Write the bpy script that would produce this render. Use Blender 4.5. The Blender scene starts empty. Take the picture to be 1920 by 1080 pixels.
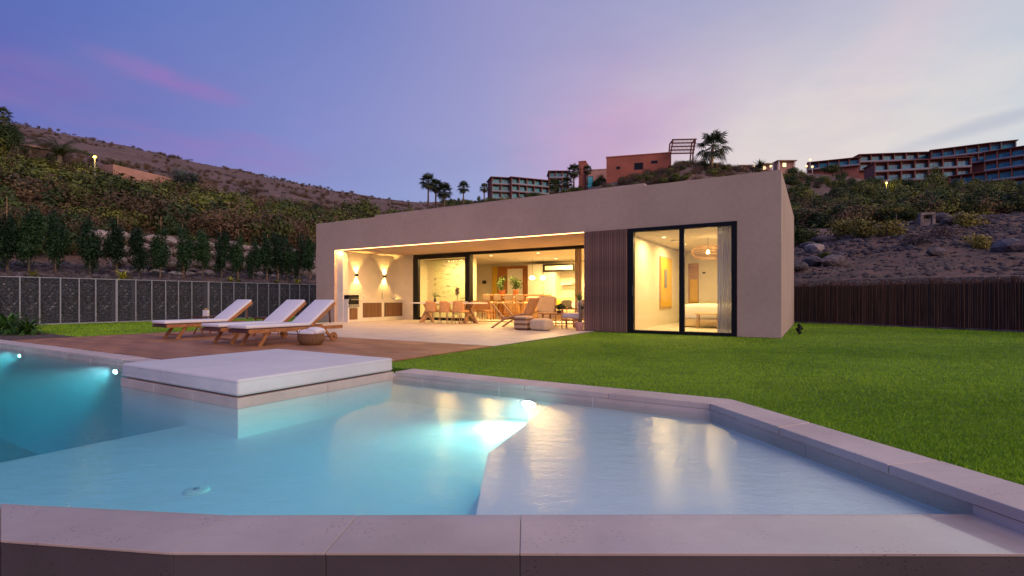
import bpy, math, random
import numpy as np
from mathutils import Vector, Matrix, noise
from mathutils.geometry import tessellate_polygon
random.seed(7); rng = np.random.default_rng(7)
SC = bpy.context.scene; C = SC.collection; R = math.radians; PI = math.pi

# ---------------------------------------------------------------- camera
F = 945.0; EYE = 0.88; HOR = 560.0          # focal length in photo pixels, eye height, horizon row
cd = bpy.data.cameras.new('camera'); cam = bpy.data.objects.new('camera', cd); C.objects.link(cam)
cam.location = (0, 0, EYE); cam.rotation_euler = (R(90), 0, 0)
cd.sensor_width = 36; cd.lens = 36 * F / 1920; cd.shift_y = (HOR - 540) / 1920; cd.clip_start = 0.05; cd.clip_end = 3000
SC.camera = cam

# ---------------------------------------------------------------- sky
W = bpy.data.worlds.new('World'); SC.world = W; W.use_nodes = True
nt = W.node_tree; N = nt.nodes; L = nt.links; N.clear()
def s2l(c): return tuple(((v/255)/12.92 if v/255 <= .04045 else ((v/255+.055)/1.055)**2.4) for v in c)
def wmath(op, a, b=None, c=None, clamp=False):
    n = N.new('ShaderNodeMath'); n.operation = op; n.use_clamp = clamp
    for i, v in enumerate((a, b, c)):
        if v is None: continue
        if isinstance(v, (int, float)): n.inputs[i].default_value = v
        else: L.new(v, n.inputs[i])
    return n.outputs[0]
def wramp(fac, pts):
    r = N.new('ShaderNodeValToRGB'); L.new(fac, r.inputs[0]); e = r.color_ramp.elements
    e[0].position = pts[0][0]; e[0].color = (*s2l(pts[0][1]), 1)
    e[1].position = pts[-1][0]; e[1].color = (*s2l(pts[-1][1]), 1)
    for p, c in pts[1:-1]:
        k = e.new(p); k.color = (*s2l(c), 1)
    return r.outputs[0]
def wmap(v, a, b):
    n = N.new('ShaderNodeMapRange'); n.interpolation_type = 'SMOOTHSTEP'; L.new(v, n.inputs[0])
    n.inputs[1].default_value = a; n.inputs[2].default_value = b; return n.outputs[0]
def wmix(f, a, b, blend='MIX'):
    n = N.new('ShaderNodeMix'); n.data_type = 'RGBA'; n.blend_type = blend
    if isinstance(f, float): n.inputs[0].default_value = f
    else: L.new(f, n.inputs[0])
    for s, v in ((n.inputs[6], a), (n.inputs[7], b)):
        if isinstance(v, tuple): s.default_value = (*v, 1)
        else: L.new(v, s)
    return n.outputs[2]
tc = N.new('ShaderNodeTexCoord'); sp = N.new('ShaderNodeSeparateXYZ'); L.new(tc.outputs['Generated'], sp.inputs[0])
X_, Y_, Z_ = sp.outputs
hz = wmath('SQRT', wmath('ADD', wmath('MULTIPLY', X_, X_), wmath('MULTIPLY', Y_, Y_)))
az = wmath('DIVIDE', X_, wmath('MAXIMUM', hz, 0.001))              # sine of the azimuth, -0.71..0.71 in the frame
t = wmath('MULTIPLY_ADD', az, 0.5, 0.5)
el = wmath('DIVIDE', Z_, wmath('MAXIMUM', hz, 0.001))              # tangent of the elevation
low = wramp(t, [(0.0, (92,116,190)), (0.145, (104,118,192)), (.30, (138,148,203)), (.47, (152,168,212)), (.57, (205,172,200)), (.68, (232,212,210)), (.78, (230,222,216)), (.855, (204,214,222)), (1.0, (200,205,218))])
mid = wramp(t, [(0.0, (80,102,172)), (0.145, (98,106,180)), (.30, (130,138,200)), (.47, (158,158,205)), (.60, (196,170,202)), (.72, (216,204,210)), (.855, (198,208,218)), (1.0, (194,200,214))])
top = wramp(t, [(0.0, (70,98,170)), (0.18, (86,114,186)), (.34, (116,130,192)), (.47, (147,147,198)), (.65, (166,166,202)), (.82, (182,182,204)), (1.0, (186,188,206))])
base = wmix(wmap(el, .10, .34), low, mid); base = wmix(wmap(el, .26, .62), base, top)
def wnoise(scale, sx, sy, sz, det=5, rough=.55, rot=0.0):
    m = N.new('ShaderNodeMapping'); m.inputs['Scale'].default_value = (sx, sy, sz); m.inputs['Rotation'].default_value = (0, rot, 0)
    L.new(tc.outputs['Generated'], m.inputs[0])
    n = N.new('ShaderNodeTexNoise'); n.inputs['Scale'].default_value = scale; n.inputs['Detail'].default_value = det; n.inputs['Roughness'].default_value = rough
    L.new(m.outputs[0], n.inputs['Vector']); return n.outputs[0]
# pink wisps low on the left
n1 = wnoise(2.2, .9, .9, 5.0, 6, .5, R(0))
m1 = wmath('MULTIPLY', wmap(n1, .42, .68), wmath('MULTIPLY', wmath('MULTIPLY', wmap(el, .40, .28), wmap(el, .15, .24)), wmap(az, -.25, -.50)))
base = wmix(wmath('MULTIPLY', m1, .55), base, s2l((168,112,178)))
# two pink puffs and one diagonal veil on the right
def puff(cx, cy, rx, ry, col, amt, base, ang=0.0):
    a_ = (cx - 960) / F; e_ = (HOR - cy) / F / math.sqrt(1 + a_*a_); s_ = a_ / math.sqrt(1 + a_*a_)
    dx = wmath('SUBTRACT', az, s_); dy = wmath('SUBTRACT', el, e_)
    ca, sa = math.cos(ang), math.sin(ang)
    u_ = wmath('ADD', wmath('MULTIPLY', dx, ca / (rx/F)), wmath('MULTIPLY', dy, sa / (rx/F)))
    v_ = wmath('ADD', wmath('MULTIPLY', dx, -sa / (ry/F)), wmath('MULTIPLY', dy, ca / (ry/F)))
    d = wmath('SQRT', wmath('ADD', wmath('MULTIPLY', u_, u_), wmath('MULTIPLY', v_, v_)))
    d = wmath('ADD', d, wmath('MULTIPLY', wmath('SUBTRACT', wnoise(12, 1, 1, 3, 5, .6), .5), 1.1))
    return wmix(wmath('MULTIPLY', wmath('MULTIPLY', wmap(d, 1.1, .1), wmap(Y_, 0.0, .2)), amt), base, s2l(col))
base = puff(262, 128, 70, 24, (172,116,184), .34, base, R(-12))
base = puff(385, 172, 66, 20, (172,112,182), .26, base, R(-8))
base = puff(1610, 180, 420, 60, (228,198,206), .30, base, R(62))
base = puff(1590, 250, 300, 120, (234,222,214), .55, base, R(6))
base = puff(1860, 230, 120, 14, (160,170,196), .45, base, R(14))
base = puff(1150, 250, 210, 90, (214,164,200), .3, base, R(10))
n2 = wnoise(2.2, 1.0, 1.0, 3.2, 7, .55, R(-30))
base = wmix(wmath('MULTIPLY', wmath('MULTIPLY', wmap(n2, .48, .70), wmap(az, -.1, .5)), .35), base, s2l((218,208,216)))
base = wmix(wmath('MULTIPLY', wmap(n2, .52, .36), .12), base, s2l((120,136,190)), 'MIX')
ground = s2l((70,62,70)); base = wmix(wmap(Z_, 0.0, -.04), base, ground)
nsky = N.new('ShaderNodeTexSky'); nsky.sky_type = 'NISHITA'; nsky.sun_disc = False
nsky.sun_elevation = R(25); nsky.sun_rotation = R(146); nsky.altitude = 100
bg1 = N.new('ShaderNodeBackground'); L.new(base, bg1.inputs[0]); bg1.inputs[1].default_value = 1.0
bg2 = N.new('ShaderNodeBackground'); L.new(nsky.outputs[0], bg2.inputs[0]); bg2.inputs[1].default_value = 0.002
ad = N.new('ShaderNodeAddShader'); L.new(bg1.outputs[0], ad.inputs[0]); L.new(bg2.outputs[0], ad.inputs[1])
wo = N.new('ShaderNodeOutputWorld'); L.new(ad.outputs[0], wo.inputs[0])

# the glow left by the set sun: very soft, from the right
sd = bpy.data.lights.new('sun', 'SUN'); sd.energy = 1.5; sd.angle = R(60); sd.color = (1.0, .62, .50)
sun = bpy.data.objects.new('sun', sd); C.objects.link(sun)
sun.rotation_euler = Vector((math.sin(R(146)), math.cos(R(146)), math.tan(R(25)))).to_track_quat('Z', 'Y').to_euler()

SC.view_settings.view_transform = 'Standard'; SC.view_settings.look = 'None'
SC.view_settings.exposure = 0.0; SC.view_settings.gamma = 1.0; SC.view_settings.use_curve_mapping = False
SC.render.engine = 'CYCLES'; cy = SC.cycles
cy.max_bounces = 7; cy.diffuse_bounces = 3; cy.glossy_bounces = 3; cy.transmission_bounces = 4; cy.transparent_max_bounces = 14; cy.volume_bounces = 1
cy.use_denoising = True; cy.sample_clamp_indirect = 4.0; cy.caustics_reflective = False; cy.caustics_refractive = False

# ---------------------------------------------------------------- frames of reference
A0 = Vector((6.006, 11.24, 0)); U = Vector((-.8563, .5164, 0)); V = Vector((.5164, .8563, 0)); TH = math.atan2(-.5164, .8563)
def hp(a, b, z=0.0): return A0 + U * a + V * b + Vector((0, 0, z))     # villa frame: a along the front to the left, b into the depth
def gp(px, py, z=0.0):                                                # a point at height z seen in that direction
    Y = F * (EYE - z) / (py - HOR); return Vector(((px - 960) / F * Y, Y, z))
def at(px, py, Y): return Vector(((px - 960) / F * Y, Y, EYE + (HOR - py) / F * Y))
def fa(px, b):                                                        # a of a point on the plane b=const
    k = (px - 960) / F; return (A0.x + V.x*b - k*(A0.y + V.y*b)) / (-U.x + k*U.y)
def fz(py, a, b): return EYE + (HOR - py) / F * (A0.y + U.y*a + V.y*b)

# ---------------------------------------------------------------- materials
class NT:
    def __init__(s, name):
        s.m = bpy.data.materials.new(name); s.m.use_nodes = True; s.t = s.m.node_tree; s.N = s.t.nodes; s.L = s.t.links
        s.b = s.N['Principled BSDF']; s.out = s.N['Material Output']; s._o = None
    def co(s, kind='Object'):
        n = s.N.new('ShaderNodeTexCoord'); return n.outputs[kind]
    def pos(s):
        return s.N.new('ShaderNodeNewGeometry').outputs['Position']
    def mapping(s, v, sc=(1,1,1), rot=(0,0,0)):
        m = s.N.new('ShaderNodeMapping'); m.inputs['Scale'].default_value = sc; m.inputs['Rotation'].default_value = rot; s.L.new(v, m.inputs[0]); return m.outputs[0]
    def noise(s, v, scale, det=4, rough=.55, out=0):
        n = s.N.new('ShaderNodeTexNoise'); n.inputs['Scale'].default_value = scale; n.inputs['Detail'].default_value = det; n.inputs['Roughness'].default_value = rough
        s.L.new(v, n.inputs['Vector']); return n.outputs[out]
    def vor(s, v, scale, out='Distance'):
        n = s.N.new('ShaderNodeTexVoronoi'); n.inputs['Scale'].default_value = scale; s.L.new(v, n.inputs['Vector']); return n.outputs[out]
    def mr(s, v, a, b, c=0., d=1., smooth=True):
        n = s.N.new('ShaderNodeMapRange'); n.interpolation_type = 'SMOOTHSTEP' if smooth else 'LINEAR'; s.L.new(v, n.inputs[0])
        for i, q in enumerate((a, b, c, d)): n.inputs[i+1].default_value = q
        return n.outputs[0]
    def mix(s, f, a, b, blend='MIX'):
        n = s.N.new('ShaderNodeMix'); n.data_type = 'RGBA'; n.blend_type = blend
        if isinstance(f, (int, float)): n.inputs[0].default_value = f
        else: s.L.new(f, n.inputs[0])
        for q, v in ((n.inputs[6], a), (n.inputs[7], b)):
            if isinstance(v, (tuple, list)): q.default_value = (*v[:3], 1)
            else: s.L.new(v, q)
        return n.outputs[2]
    def math(s, op, a, b=None):
        n = s.N.new('ShaderNodeMath'); n.operation = op
        for i, v in enumerate((a, b)):
            if v is None: continue
            if isinstance(v, (int, float)): n.inputs[i].default_value = v
            else: s.L.new(v, n.inputs[i])
        return n.outputs[0]
    def bump(s, h, strength=.3, dist=.01):
        n = s.N.new('ShaderNodeBump'); n.inputs['Strength'].default_value = strength; n.inputs['Distance'].default_value = dist
        s.L.new(h, n.inputs['Height']); s.L.new(n.outputs[0], s.b.inputs['Normal']); return n.outputs[0]
    def col(s, v):
        if isinstance(v, (tuple, list)): s.b.inputs['Base Color'].default_value = (*v[:3], 1)
        else: s.L.new(v, s.b.inputs['Base Color'])
    def rough(s, v):
        if isinstance(v, (int, float)): s.b.inputs['Roughness'].default_value = v
        else: s.L.new(v, s.b.inputs['Roughness'])
    def schlick(s, f0, normal=None):
        # mirror share of a thin clear surface, the same from both sides
        g = s.N.new('ShaderNodeNewGeometry'); d = s.N.new('ShaderNodeVectorMath'); d.operation = 'DOT_PRODUCT'
        s.L.new(g.outputs['Incoming'], d.inputs[0]); s.L.new(normal if normal else g.outputs['Normal'], d.inputs[1])
        c = s.math('SUBTRACT', 1.0, s.math('MINIMUM', s.math('ABSOLUTE', d.outputs['Value']), 1.0))
        return s.math('ADD', f0, s.math('MULTIPLY', 1 - f0, s.math('POWER', c, 4.2)))
    def rnd(s): return s.N.new('ShaderNodeObjectInfo').outputs['Random']
def sc3(c, k): return tuple(min(1, v*k) for v in c)
M = {}
def plain(name, c, rough=.6, var=.12, scale=8, bump=.0, bscale=60, bd=.004, metal=0., spec=.5, rvar=0., world=False, stretch=(1,1,1)):
    n = NT(name); v = n.mapping(n.pos() if world else n.co(), stretch)
    x = n.mix(n.mr(n.noise(v, scale), .3, .7), sc3(c, 1-var), sc3(c, 1+var))
    if rvar: x = n.mix(n.rnd(), n.mix(1.0, x, (1-rvar,)*3, 'MULTIPLY'), n.mix(1.0, x, (1+rvar,)*3, 'MULTIPLY'))
    n.col(x); n.rough(rough); n.b.inputs['Metallic'].default_value = metal; n.b.inputs['Specular IOR Level'].default_value = spec
    if bump: n.bump(n.noise(v, bscale, 5), bump, bd)
    M[name] = n.m; return n
def emit(name, c, st):
    n = NT(name); n.col((.8,.8,.8)); n.b.inputs['Emission Color'].default_value = (*c, 1); n.b.inputs['Emission Strength'].default_value = st; M[name] = n.m
# render-facing colours are surface colours; one travertine copy holds shade
n = NT('render_plaster'); v = n.pos()
x = n.mix(n.mr(n.noise(v, .55, 6, .6), .3, .7), (.47,.345,.27), (.54,.40,.32)); x = n.mix(n.mr(n.noise(v, 9, 5), .35, .75), x, n.mix(1.0, x, (.93,.93,.93), 'MULTIPLY'))
x = n.mix(n.math('MULTIPLY', n.mr(n.noise(n.mapping(v, (5,5,.35)), 1.2, 4), .55, .8), .10), x, (.28,.22,.20))
n.col(x); n.rough(.9); n.bump(n.noise(v, 260, 6), .25, .002); M['render_plaster'] = n.m
plain('cream_wall', (.74,.69,.58), .8, .03, 3)
plain('white_paint', (.80,.78,.72), .7, .03, 3)
plain('white_lacquer', (.82,.80,.75), .35, .02, 3)
plain('black_metal', (.008,.008,.009), .45, .1, 10, spec=.2)
plain('dark_metal', (.05,.05,.055), .4, .1, 10, metal=.6)
plain('steel', (.45,.47,.50), .38, .1, 12, metal=.85)
plain('galvanised', (.30,.32,.36), .5, .14, 20, metal=.35)
plain('white_fabric', (.80,.77,.78), .95, .03, 3, .25, 420, .002)
n_ = plain('daybed_fabric', (.68,.66,.66), .95, .035, 2.2); n_.bump(n_.math('ADD', n_.math('MULTIPLY', n_.noise(n_.co(), 2.6, 3, .5), 1.0), n_.math('MULTIPLY', n_.noise(n_.co(), 420, 2), .03)), .55, .05)
plain('linen', (.62,.48,.31), .95, .06, 12, .3, 300, .002)
plain('tan_fabric', (.56,.31,.13), .95, .1, 14, .3, 300, .002)
plain('mustard', (.62,.40,.04), .8, .06, 6)
plain('grey_fabric', (.20,.20,.22), .95, .1, 14, .3, 300, .002)
plain('terracotta', (.46,.19,.10), .85, .12, 12, .15, 80)
plain('pink_pot', (.55,.30,.24), .85, .1, 12)
plain('charcoal', (.05,.045,.04), .85, .1, 12)
plain('red_render', (.40,.125,.075), .9, .12, .35, world=True); plain('hotel_red', (.26,.10,.07), .9, .12, .35, world=True); plain('balustrade_panel', (.20,.25,.29), .5, .1, .5, world=True)
plain('red_beam', (.16,.05,.035), .8, .12, 2, world=True)
plain('grey_concrete', (.24,.22,.21), .9, .12, .6, world=True)
plain('pink_render', (.48,.26,.19), .9, .12, 1.2, world=True)
plain('boulder_rock', (.30,.24,.205), .95, .35, 2.2, .9, 5, .08, rvar=.3)
plain('grey_rock', (.105,.085,.088), .95, .4, 2.2, .9, 5, .08, rvar=.4)
n = NT('gabion_stone'); ri = n.N.new('ShaderNodeNewGeometry').outputs['Random Per Island']; x = n.mix(n.mr(ri, .0, .85, smooth=False), (.022,.027,.038), (.085,.095,.125)); x = n.mix(n.mr(ri, .93, .97), x, (.22,.21,.23)); x = n.mix(n.math('MULTIPLY', n.mr(n.noise(n.pos(), 3.0, 3), .3, .7), .4), x, (.05,.045,.045)); n.col(x); n.rough(.8); M['gabion_stone'] = n.m
plain('bag_paper', (.75,.72,.70), .8, .04, 10)
plain('ceramic', (.70,.68,.64), .4, .06, 10)
plain('thatch', (.30,.20,.13), .95, .25, 6)
plain('soil', (.10,.062,.048), .95, .4, 14, .6, 40, .02)
def wood(name, c, dark, scale=1.0, axis=0, rough=.5, rvar=.18):
    n = NT(name); st = [26*scale]*3; st[axis] = 1.6*scale
    v = n.mapping(n.co(), tuple(st)); g = n.noise(v, 1.0, 6, .6)
    x = n.mix(n.mr(g, .32, .7), dark, c); x = n.mix(n.rnd(), n.mix(1.0, x, (1-rvar,)*3, 'MULTIPLY'), n.mix(1.0, x, (1+rvar,)*3, 'MULTIPLY'))
    n.col(x); n.rough(rough); n.bump(g, .2, .002); M[name] = n.m
wood('teak', (.46,.20,.065), (.28,.11,.04)); wood('teak_dark', (.13,.045,.022), (.08,.03,.018))
wood('oak', (.50,.31,.15), (.36,.20,.09)); wood('slat_wood', (.31,.17,.125), (.14,.075,.055), 1.0, 2, .6, .22)
wood('cabinet_wood', (.24,.115,.05), (.12,.055,.025), 1.0, 2); wood('door_wood', (.42,.17,.05), (.30,.11,.03), .6, 2)
# wood-look porcelain deck
n = NT('deck_tile'); v = n.mapping(n.co(), (1.4, 26, 26)); g = n.noise(v, 1.0, 6, .6)
x = n.mix(n.mr(g, .3, .72), (.27,.12,.055), (.50,.24,.12)); x = n.mix(n.rnd(), n.mix(1.0, x, (.80,.80,.80), 'MULTIPLY'), n.mix(1.0, x, (1.15,1.13,1.12), 'MULTIPLY'))
n.col(x); n.rough(n.mr(n.noise(n.pos(), 1.3, 4), .3, .7, .5, .7)); n.b.inputs['Specular IOR Level'].default_value = .3; n.bump(g, .12, .002); M['deck_tile'] = n.m
n = NT('terrace_tile'); v = n.pos()
x = n.mix(n.mr(n.noise(v, 2.5, 6, .6), .3, .7), (.50,.45,.40), (.60,.55,.50)); x = n.mix(n.rnd(), x, n.mix(1.0, x, (.93,.93,.93), 'MULTIPLY'))
n.col(x); n.rough(.5); n.bump(n.noise(v, 120, 5), .1, .002); M['terrace_tile'] = n.m
# travertine with pits; the part by the overflow carries a film of water
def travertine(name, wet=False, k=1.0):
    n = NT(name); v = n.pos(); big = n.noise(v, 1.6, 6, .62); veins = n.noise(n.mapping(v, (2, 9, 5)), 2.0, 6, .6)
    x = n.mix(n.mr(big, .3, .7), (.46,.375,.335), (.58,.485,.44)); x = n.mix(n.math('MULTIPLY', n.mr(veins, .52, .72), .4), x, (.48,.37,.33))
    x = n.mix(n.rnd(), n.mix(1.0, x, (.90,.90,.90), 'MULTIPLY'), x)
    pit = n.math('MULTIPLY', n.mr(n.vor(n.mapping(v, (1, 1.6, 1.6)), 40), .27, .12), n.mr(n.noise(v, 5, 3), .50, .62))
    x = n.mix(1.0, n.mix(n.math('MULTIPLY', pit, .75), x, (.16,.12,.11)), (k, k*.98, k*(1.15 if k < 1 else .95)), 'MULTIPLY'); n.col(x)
    if wet:
        sp_ = n.N.new('ShaderNodeSeparateXYZ'); n.L.new(v, sp_.inputs[0])
        w = n.math('ADD', sp_.outputs[0], n.math('MULTIPLY', n.noise(v, 3, 4), 1.4)); n.rough(n.mr(w, -.2, 1.6, .5, .25)); n.L.new(n.mr(w, .0, 1.7, .12, 1.0), n.b.inputs['Coat Weight']); n.b.inputs['Coat Roughness'].default_value = .06; n.b.inputs['Coat IOR'].default_value = 1.7
        n.bump(n.math('ADD', n.math('MULTIPLY', n.noise(n.mapping(v, (1, 2.2, 1)), 22, 3), .25), n.math('MULTIPLY', pit, -.4)), .16, .004)
    else:
        n.rough(.62); n.bump(n.math('ADD', n.noise(v, 90, 4), n.math('MULTIPLY', pit, -2.)), .25, .003)
    M[name] = n.m
travertine('travertine', False, 1.2); travertine('travertine_shaded', False, .17); travertine('travertine_wet', True)  # the dark copy has the shade of the overflow's front face in its colour
n = NT('pool_plaster'); v = n.pos()
x = n.mix(n.mr(n.noise(v, 1.2, 5), .3, .7), (.82,.82,.78), (.88,.88,.85)); n.col(x); n.rough(.8); M['pool_plaster'] = n.m
# water: mirror by Fresnel, clear otherwise, absorbing inside
n = NT('pool_water'); n.N.remove(n.b)
v = n.pos()
h = n.math('ADD', n.math('MULTIPLY', n.noise(n.mapping(v, (1, 1.7, 1)), 7, 3, .5), 1.0), n.math('MULTIPLY', n.noise(n.mapping(v, (1, 2.4, 1)), 34, 3, .55), .5))
bp = n.N.new('ShaderNodeBump'); bp.inputs['Strength'].default_value = .28; bp.inputs['Distance'].default_value = .012; n.L.new(h, bp.inputs['Height'])
fr = n.schlick(.028, bp.outputs[0])
gl = n.N.new('ShaderNodeBsdfGlossy'); gl.inputs['Roughness'].default_value = .055; n.L.new(bp.outputs[0], gl.inputs['Normal'])
tr = n.N.new('ShaderNodeBsdfTransparent'); mx = n.N.new('ShaderNodeMixShader')
n.L.new(fr, mx.inputs[0]); n.L.new(tr.outputs[0], mx.inputs[1]); n.L.new(gl.outputs[0], mx.inputs[2]); n.L.new(mx.outputs[0], n.out.inputs[0])
vs_ = n.N.new('ShaderNodeVolumeScatter'); vs_.inputs['Color'].default_value = (.75, .97, 1, 1); vs_.inputs['Density'].default_value = .07; vs_.inputs['Anisotropy'].default_value = .2; va = n.N.new('ShaderNodeVolumeAbsorption'); va.inputs['Color'].default_value = (.0, .91, .955, 1); va.inputs['Density'].default_value = .85; ads = n.N.new('ShaderNodeAddShader'); n.L.new(va.outputs[0], ads.inputs[0]); n.L.new(vs_.outputs[0], ads.inputs[1]); n.L.new(ads.outputs[0], n.out.inputs['Volume'])
M['pool_water'] = n.m
# thin architectural glass
def glass(name, refl=1.0, tint=(1,1,1)):
    n = NT(name); n.N.remove(n.b); fr = n.schlick(.04)
    gl = n.N.new('ShaderNodeBsdfGlossy'); gl.inputs['Roughness'].default_value = .02
    tr = n.N.new('ShaderNodeBsdfTransparent'); tr.inputs[0].default_value = (*tint, 1); mx = n.N.new('ShaderNodeMixShader')
    n.L.new(n.math('MULTIPLY', fr, refl), mx.inputs[0]); n.L.new(tr.outputs[0], mx.inputs[1]); n.L.new(gl.outputs[0], mx.inputs[2]); n.L.new(mx.outputs[0], n.out.inputs[0]); M[name] = n.m
glass('window_glass', 1.0, (.93,.95,.93)); glass('clear_glass', 1.2)
n = NT('sheer'); n.col((.72,.74,.78)); n.rough(.9); n.b.inputs['Alpha'].default_value = .82; M['sheer'] = n.m
n = NT('hotel_glass'); x = n.mix(n.mr(n.noise(n.pos(), .35, 3), .3, .7), (.03,.24,.30), (.10,.48,.56)); n.col(x); n.rough(.12); n.b.inputs['Specular IOR Level'].default_value = .35; M['hotel_glass'] = n.m
# turf
n = NT('turf_blade'); v = n.pos(); pt = n.noise(v, .8, 4); st = n.noise(n.mapping(v, (1.2, 5, 1), (0, 0, R(8))), 1.6, 5, .6)
x = n.mix(n.mr(pt, .3, .7), (.25,.45,.012), (.34,.55,.02)); x = n.mix(n.math('MULTIPLY', n.mr(st, .42, .72), .5), x, (.15,.28,.01)); x = n.mix(n.mr(n.noise(v, .22, 3), .35, .7, 0, .35), x, (.30,.42,.03)); n.col(x); n.rough(.7); n.b.inputs['Specular IOR Level'].default_value = .2; M['turf_blade'] = n.m
n = NT('turf'); v = n.pos(); pt = n.noise(v, .8, 4); st = n.noise(n.mapping(v, (1.2, 5, 1), (0, 0, R(8))), 1.6, 5, .6)
x = n.mix(n.mr(pt, .3, .7), (.07,.17,.008), (.11,.235,.012)); x = n.mix(n.math('MULTIPLY', n.mr(st, .45, .75), .45), x, (.055,.12,.012))
n.col(x); n.rough(.75); n.b.inputs['Specular IOR Level'].default_value = .2; n.bump(n.noise(v, 160, 3), .5, .01); M['turf'] = n.m
def leaf(name, a, b, sc=1.5, rough=.6, trans=0.0):
    n = NT(name); x = n.mix(n.mr(n.noise(n.pos(), sc, 3), .3, .7), a, b); x = n.mix(n.rnd(), n.mix(1.0, x, (.52,.56,.56), 'MULTIPLY'), n.mix(1.0, x, (1.5,1.4,1.25), 'MULTIPLY'))
    n.col(x); n.rough(rough); n.b.inputs['Specular IOR Level'].default_value = .25; M[name] = n.m
leaf('hedge_leaf', (.010,.032,.012), (.022,.060,.020), 6); leaf('scrub_green', (.06,.095,.018), (.17,.18,.038), .35)
leaf('scrub_brown', (.10,.062,.038), (.17,.115,.06), .35); leaf('scrub_dark', (.028,.056,.018), (.07,.105,.03), .35)
leaf('yellow_bush', (.17,.15,.03), (.24,.21,.045), 1.0); leaf('dry_bush', (.075,.055,.06), (.12,.085,.085), 1.0)
leaf('palm_leaf', (.035,.060,.025), (.075,.095,.04), 1.5); leaf('blue_palm', (.15,.20,.20), (.24,.29,.28), 1.5)
leaf('fern', (.03,.09,.015), (.07,.16,.03), 5); leaf('pot_plant', (.05,.10,.035), (.11,.17,.06), 8); leaf('lime_leaf', (.22,.26,.03), (.33,.34,.05), 8)
plain('trunk', (.19,.14,.10), .95, .3, 6, .5, 20, .02); plain('twig', (.10,.075,.055), .95, .3, 6)
# hillside
n = NT('hill_earth'); v = n.pos(); a = n.noise(v, .07, 8, .6); b_ = n.noise(v, .9, 8, .7); c_ = n.noise(v, 6, 5, .6)
x = n.mix(n.mr(a, .35, .65), (.15,.080,.058), (.235,.135,.098)); x = n.mix(n.mr(b_, .42, .66), x, (.075,.055,.040)); x = n.mix(n.math('MULTIPLY', n.mr(c_, .55, .7), .55), x, (.30,.22,.19))
n.col(x); n.rough(.95); n.bump(n.math('ADD', b_, n.math('MULTIPLY', c_, .25)), .9, .35); M['hill_earth'] = n.m
n = NT('reed'); v = n.co(); r1 = n.noise(n.mapping(v, (70, 70, 1.5)), 1.0, 5, .6); r2 = n.noise(n.mapping(v, (3, 3, 1)), 1.0, 3)
x = n.mix(n.mr(r1, .3, .7), (.055,.026,.020), (.17,.085,.062)); x = n.mix(n.math('MULTIPLY', n.mr(r2, .5, .8), .5), x, (.05,.025,.02)); x = n.mix(n.rnd(), n.mix(1.0, x, (.7,.68,.68), 'MULTIPLY'), n.mix(1.0, x, (1.15,1.15,1.15), 'MULTIPLY'))
n.col(x); n.rough(.95); n.bump(r1, .4, .01); M['reed'] = n.m
n = NT('rattan'); v = n.co(); w_ = n.vor(n.mapping(v, (1, 1, 2.2)), 60); n.col(n.mix(n.mr(w_, .1, .6), (.40,.22,.10), (.16,.08,.035))); n.rough(.8); n.bump(w_, .6, .01); M['rattan'] = n.m
n = NT('mural'); v = n.mapping(n.co(), (1.2, 1.2, 5.5), (0, R(4), 0)); a = n.noise(v, 1.6, 8, .62); b_ = n.noise(n.mapping(n.co(), (1, 1, 3)), 2.2, 8, .7)
x = n.mix(n.mr(b_, .4, .7), (.66,.68,.48), (.74,.74,.56)); x = n.mix(n.mr(a, .53, .66), x, (.13,.14,.10)); n.col(x); n.rough(.6); M['mural'] = n.m
n = NT('striped_cushion'); sx = n.N.new('ShaderNodeSeparateXYZ'); n.L.new(n.co(), sx.inputs[0]); w_ = n.math('FRACT', n.math('MULTIPLY', sx.outputs[2], 7.5)); n.col(n.mix(n.mr(w_, .45, .5), (.22,.11,.055), (.52,.38,.24))); n.rough(.95); M['striped_cushion'] = n.m
emit('led', (1.0, .52, .15), 7.0); emit('lamp_warm', (1.0, .66, .28), 14.0); emit('lamp_soft', (1.0, .72, .38), 3.0); emit('street_glow', (1.0, .50, .04), 5.0)
emit('pool_lamp', (.80, 1.0, .95), 22.0); emit('lit_window', (1.0, .62, .25), 1.6); emit('led_white', (1.0, .80, .52), 5.0)

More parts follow.
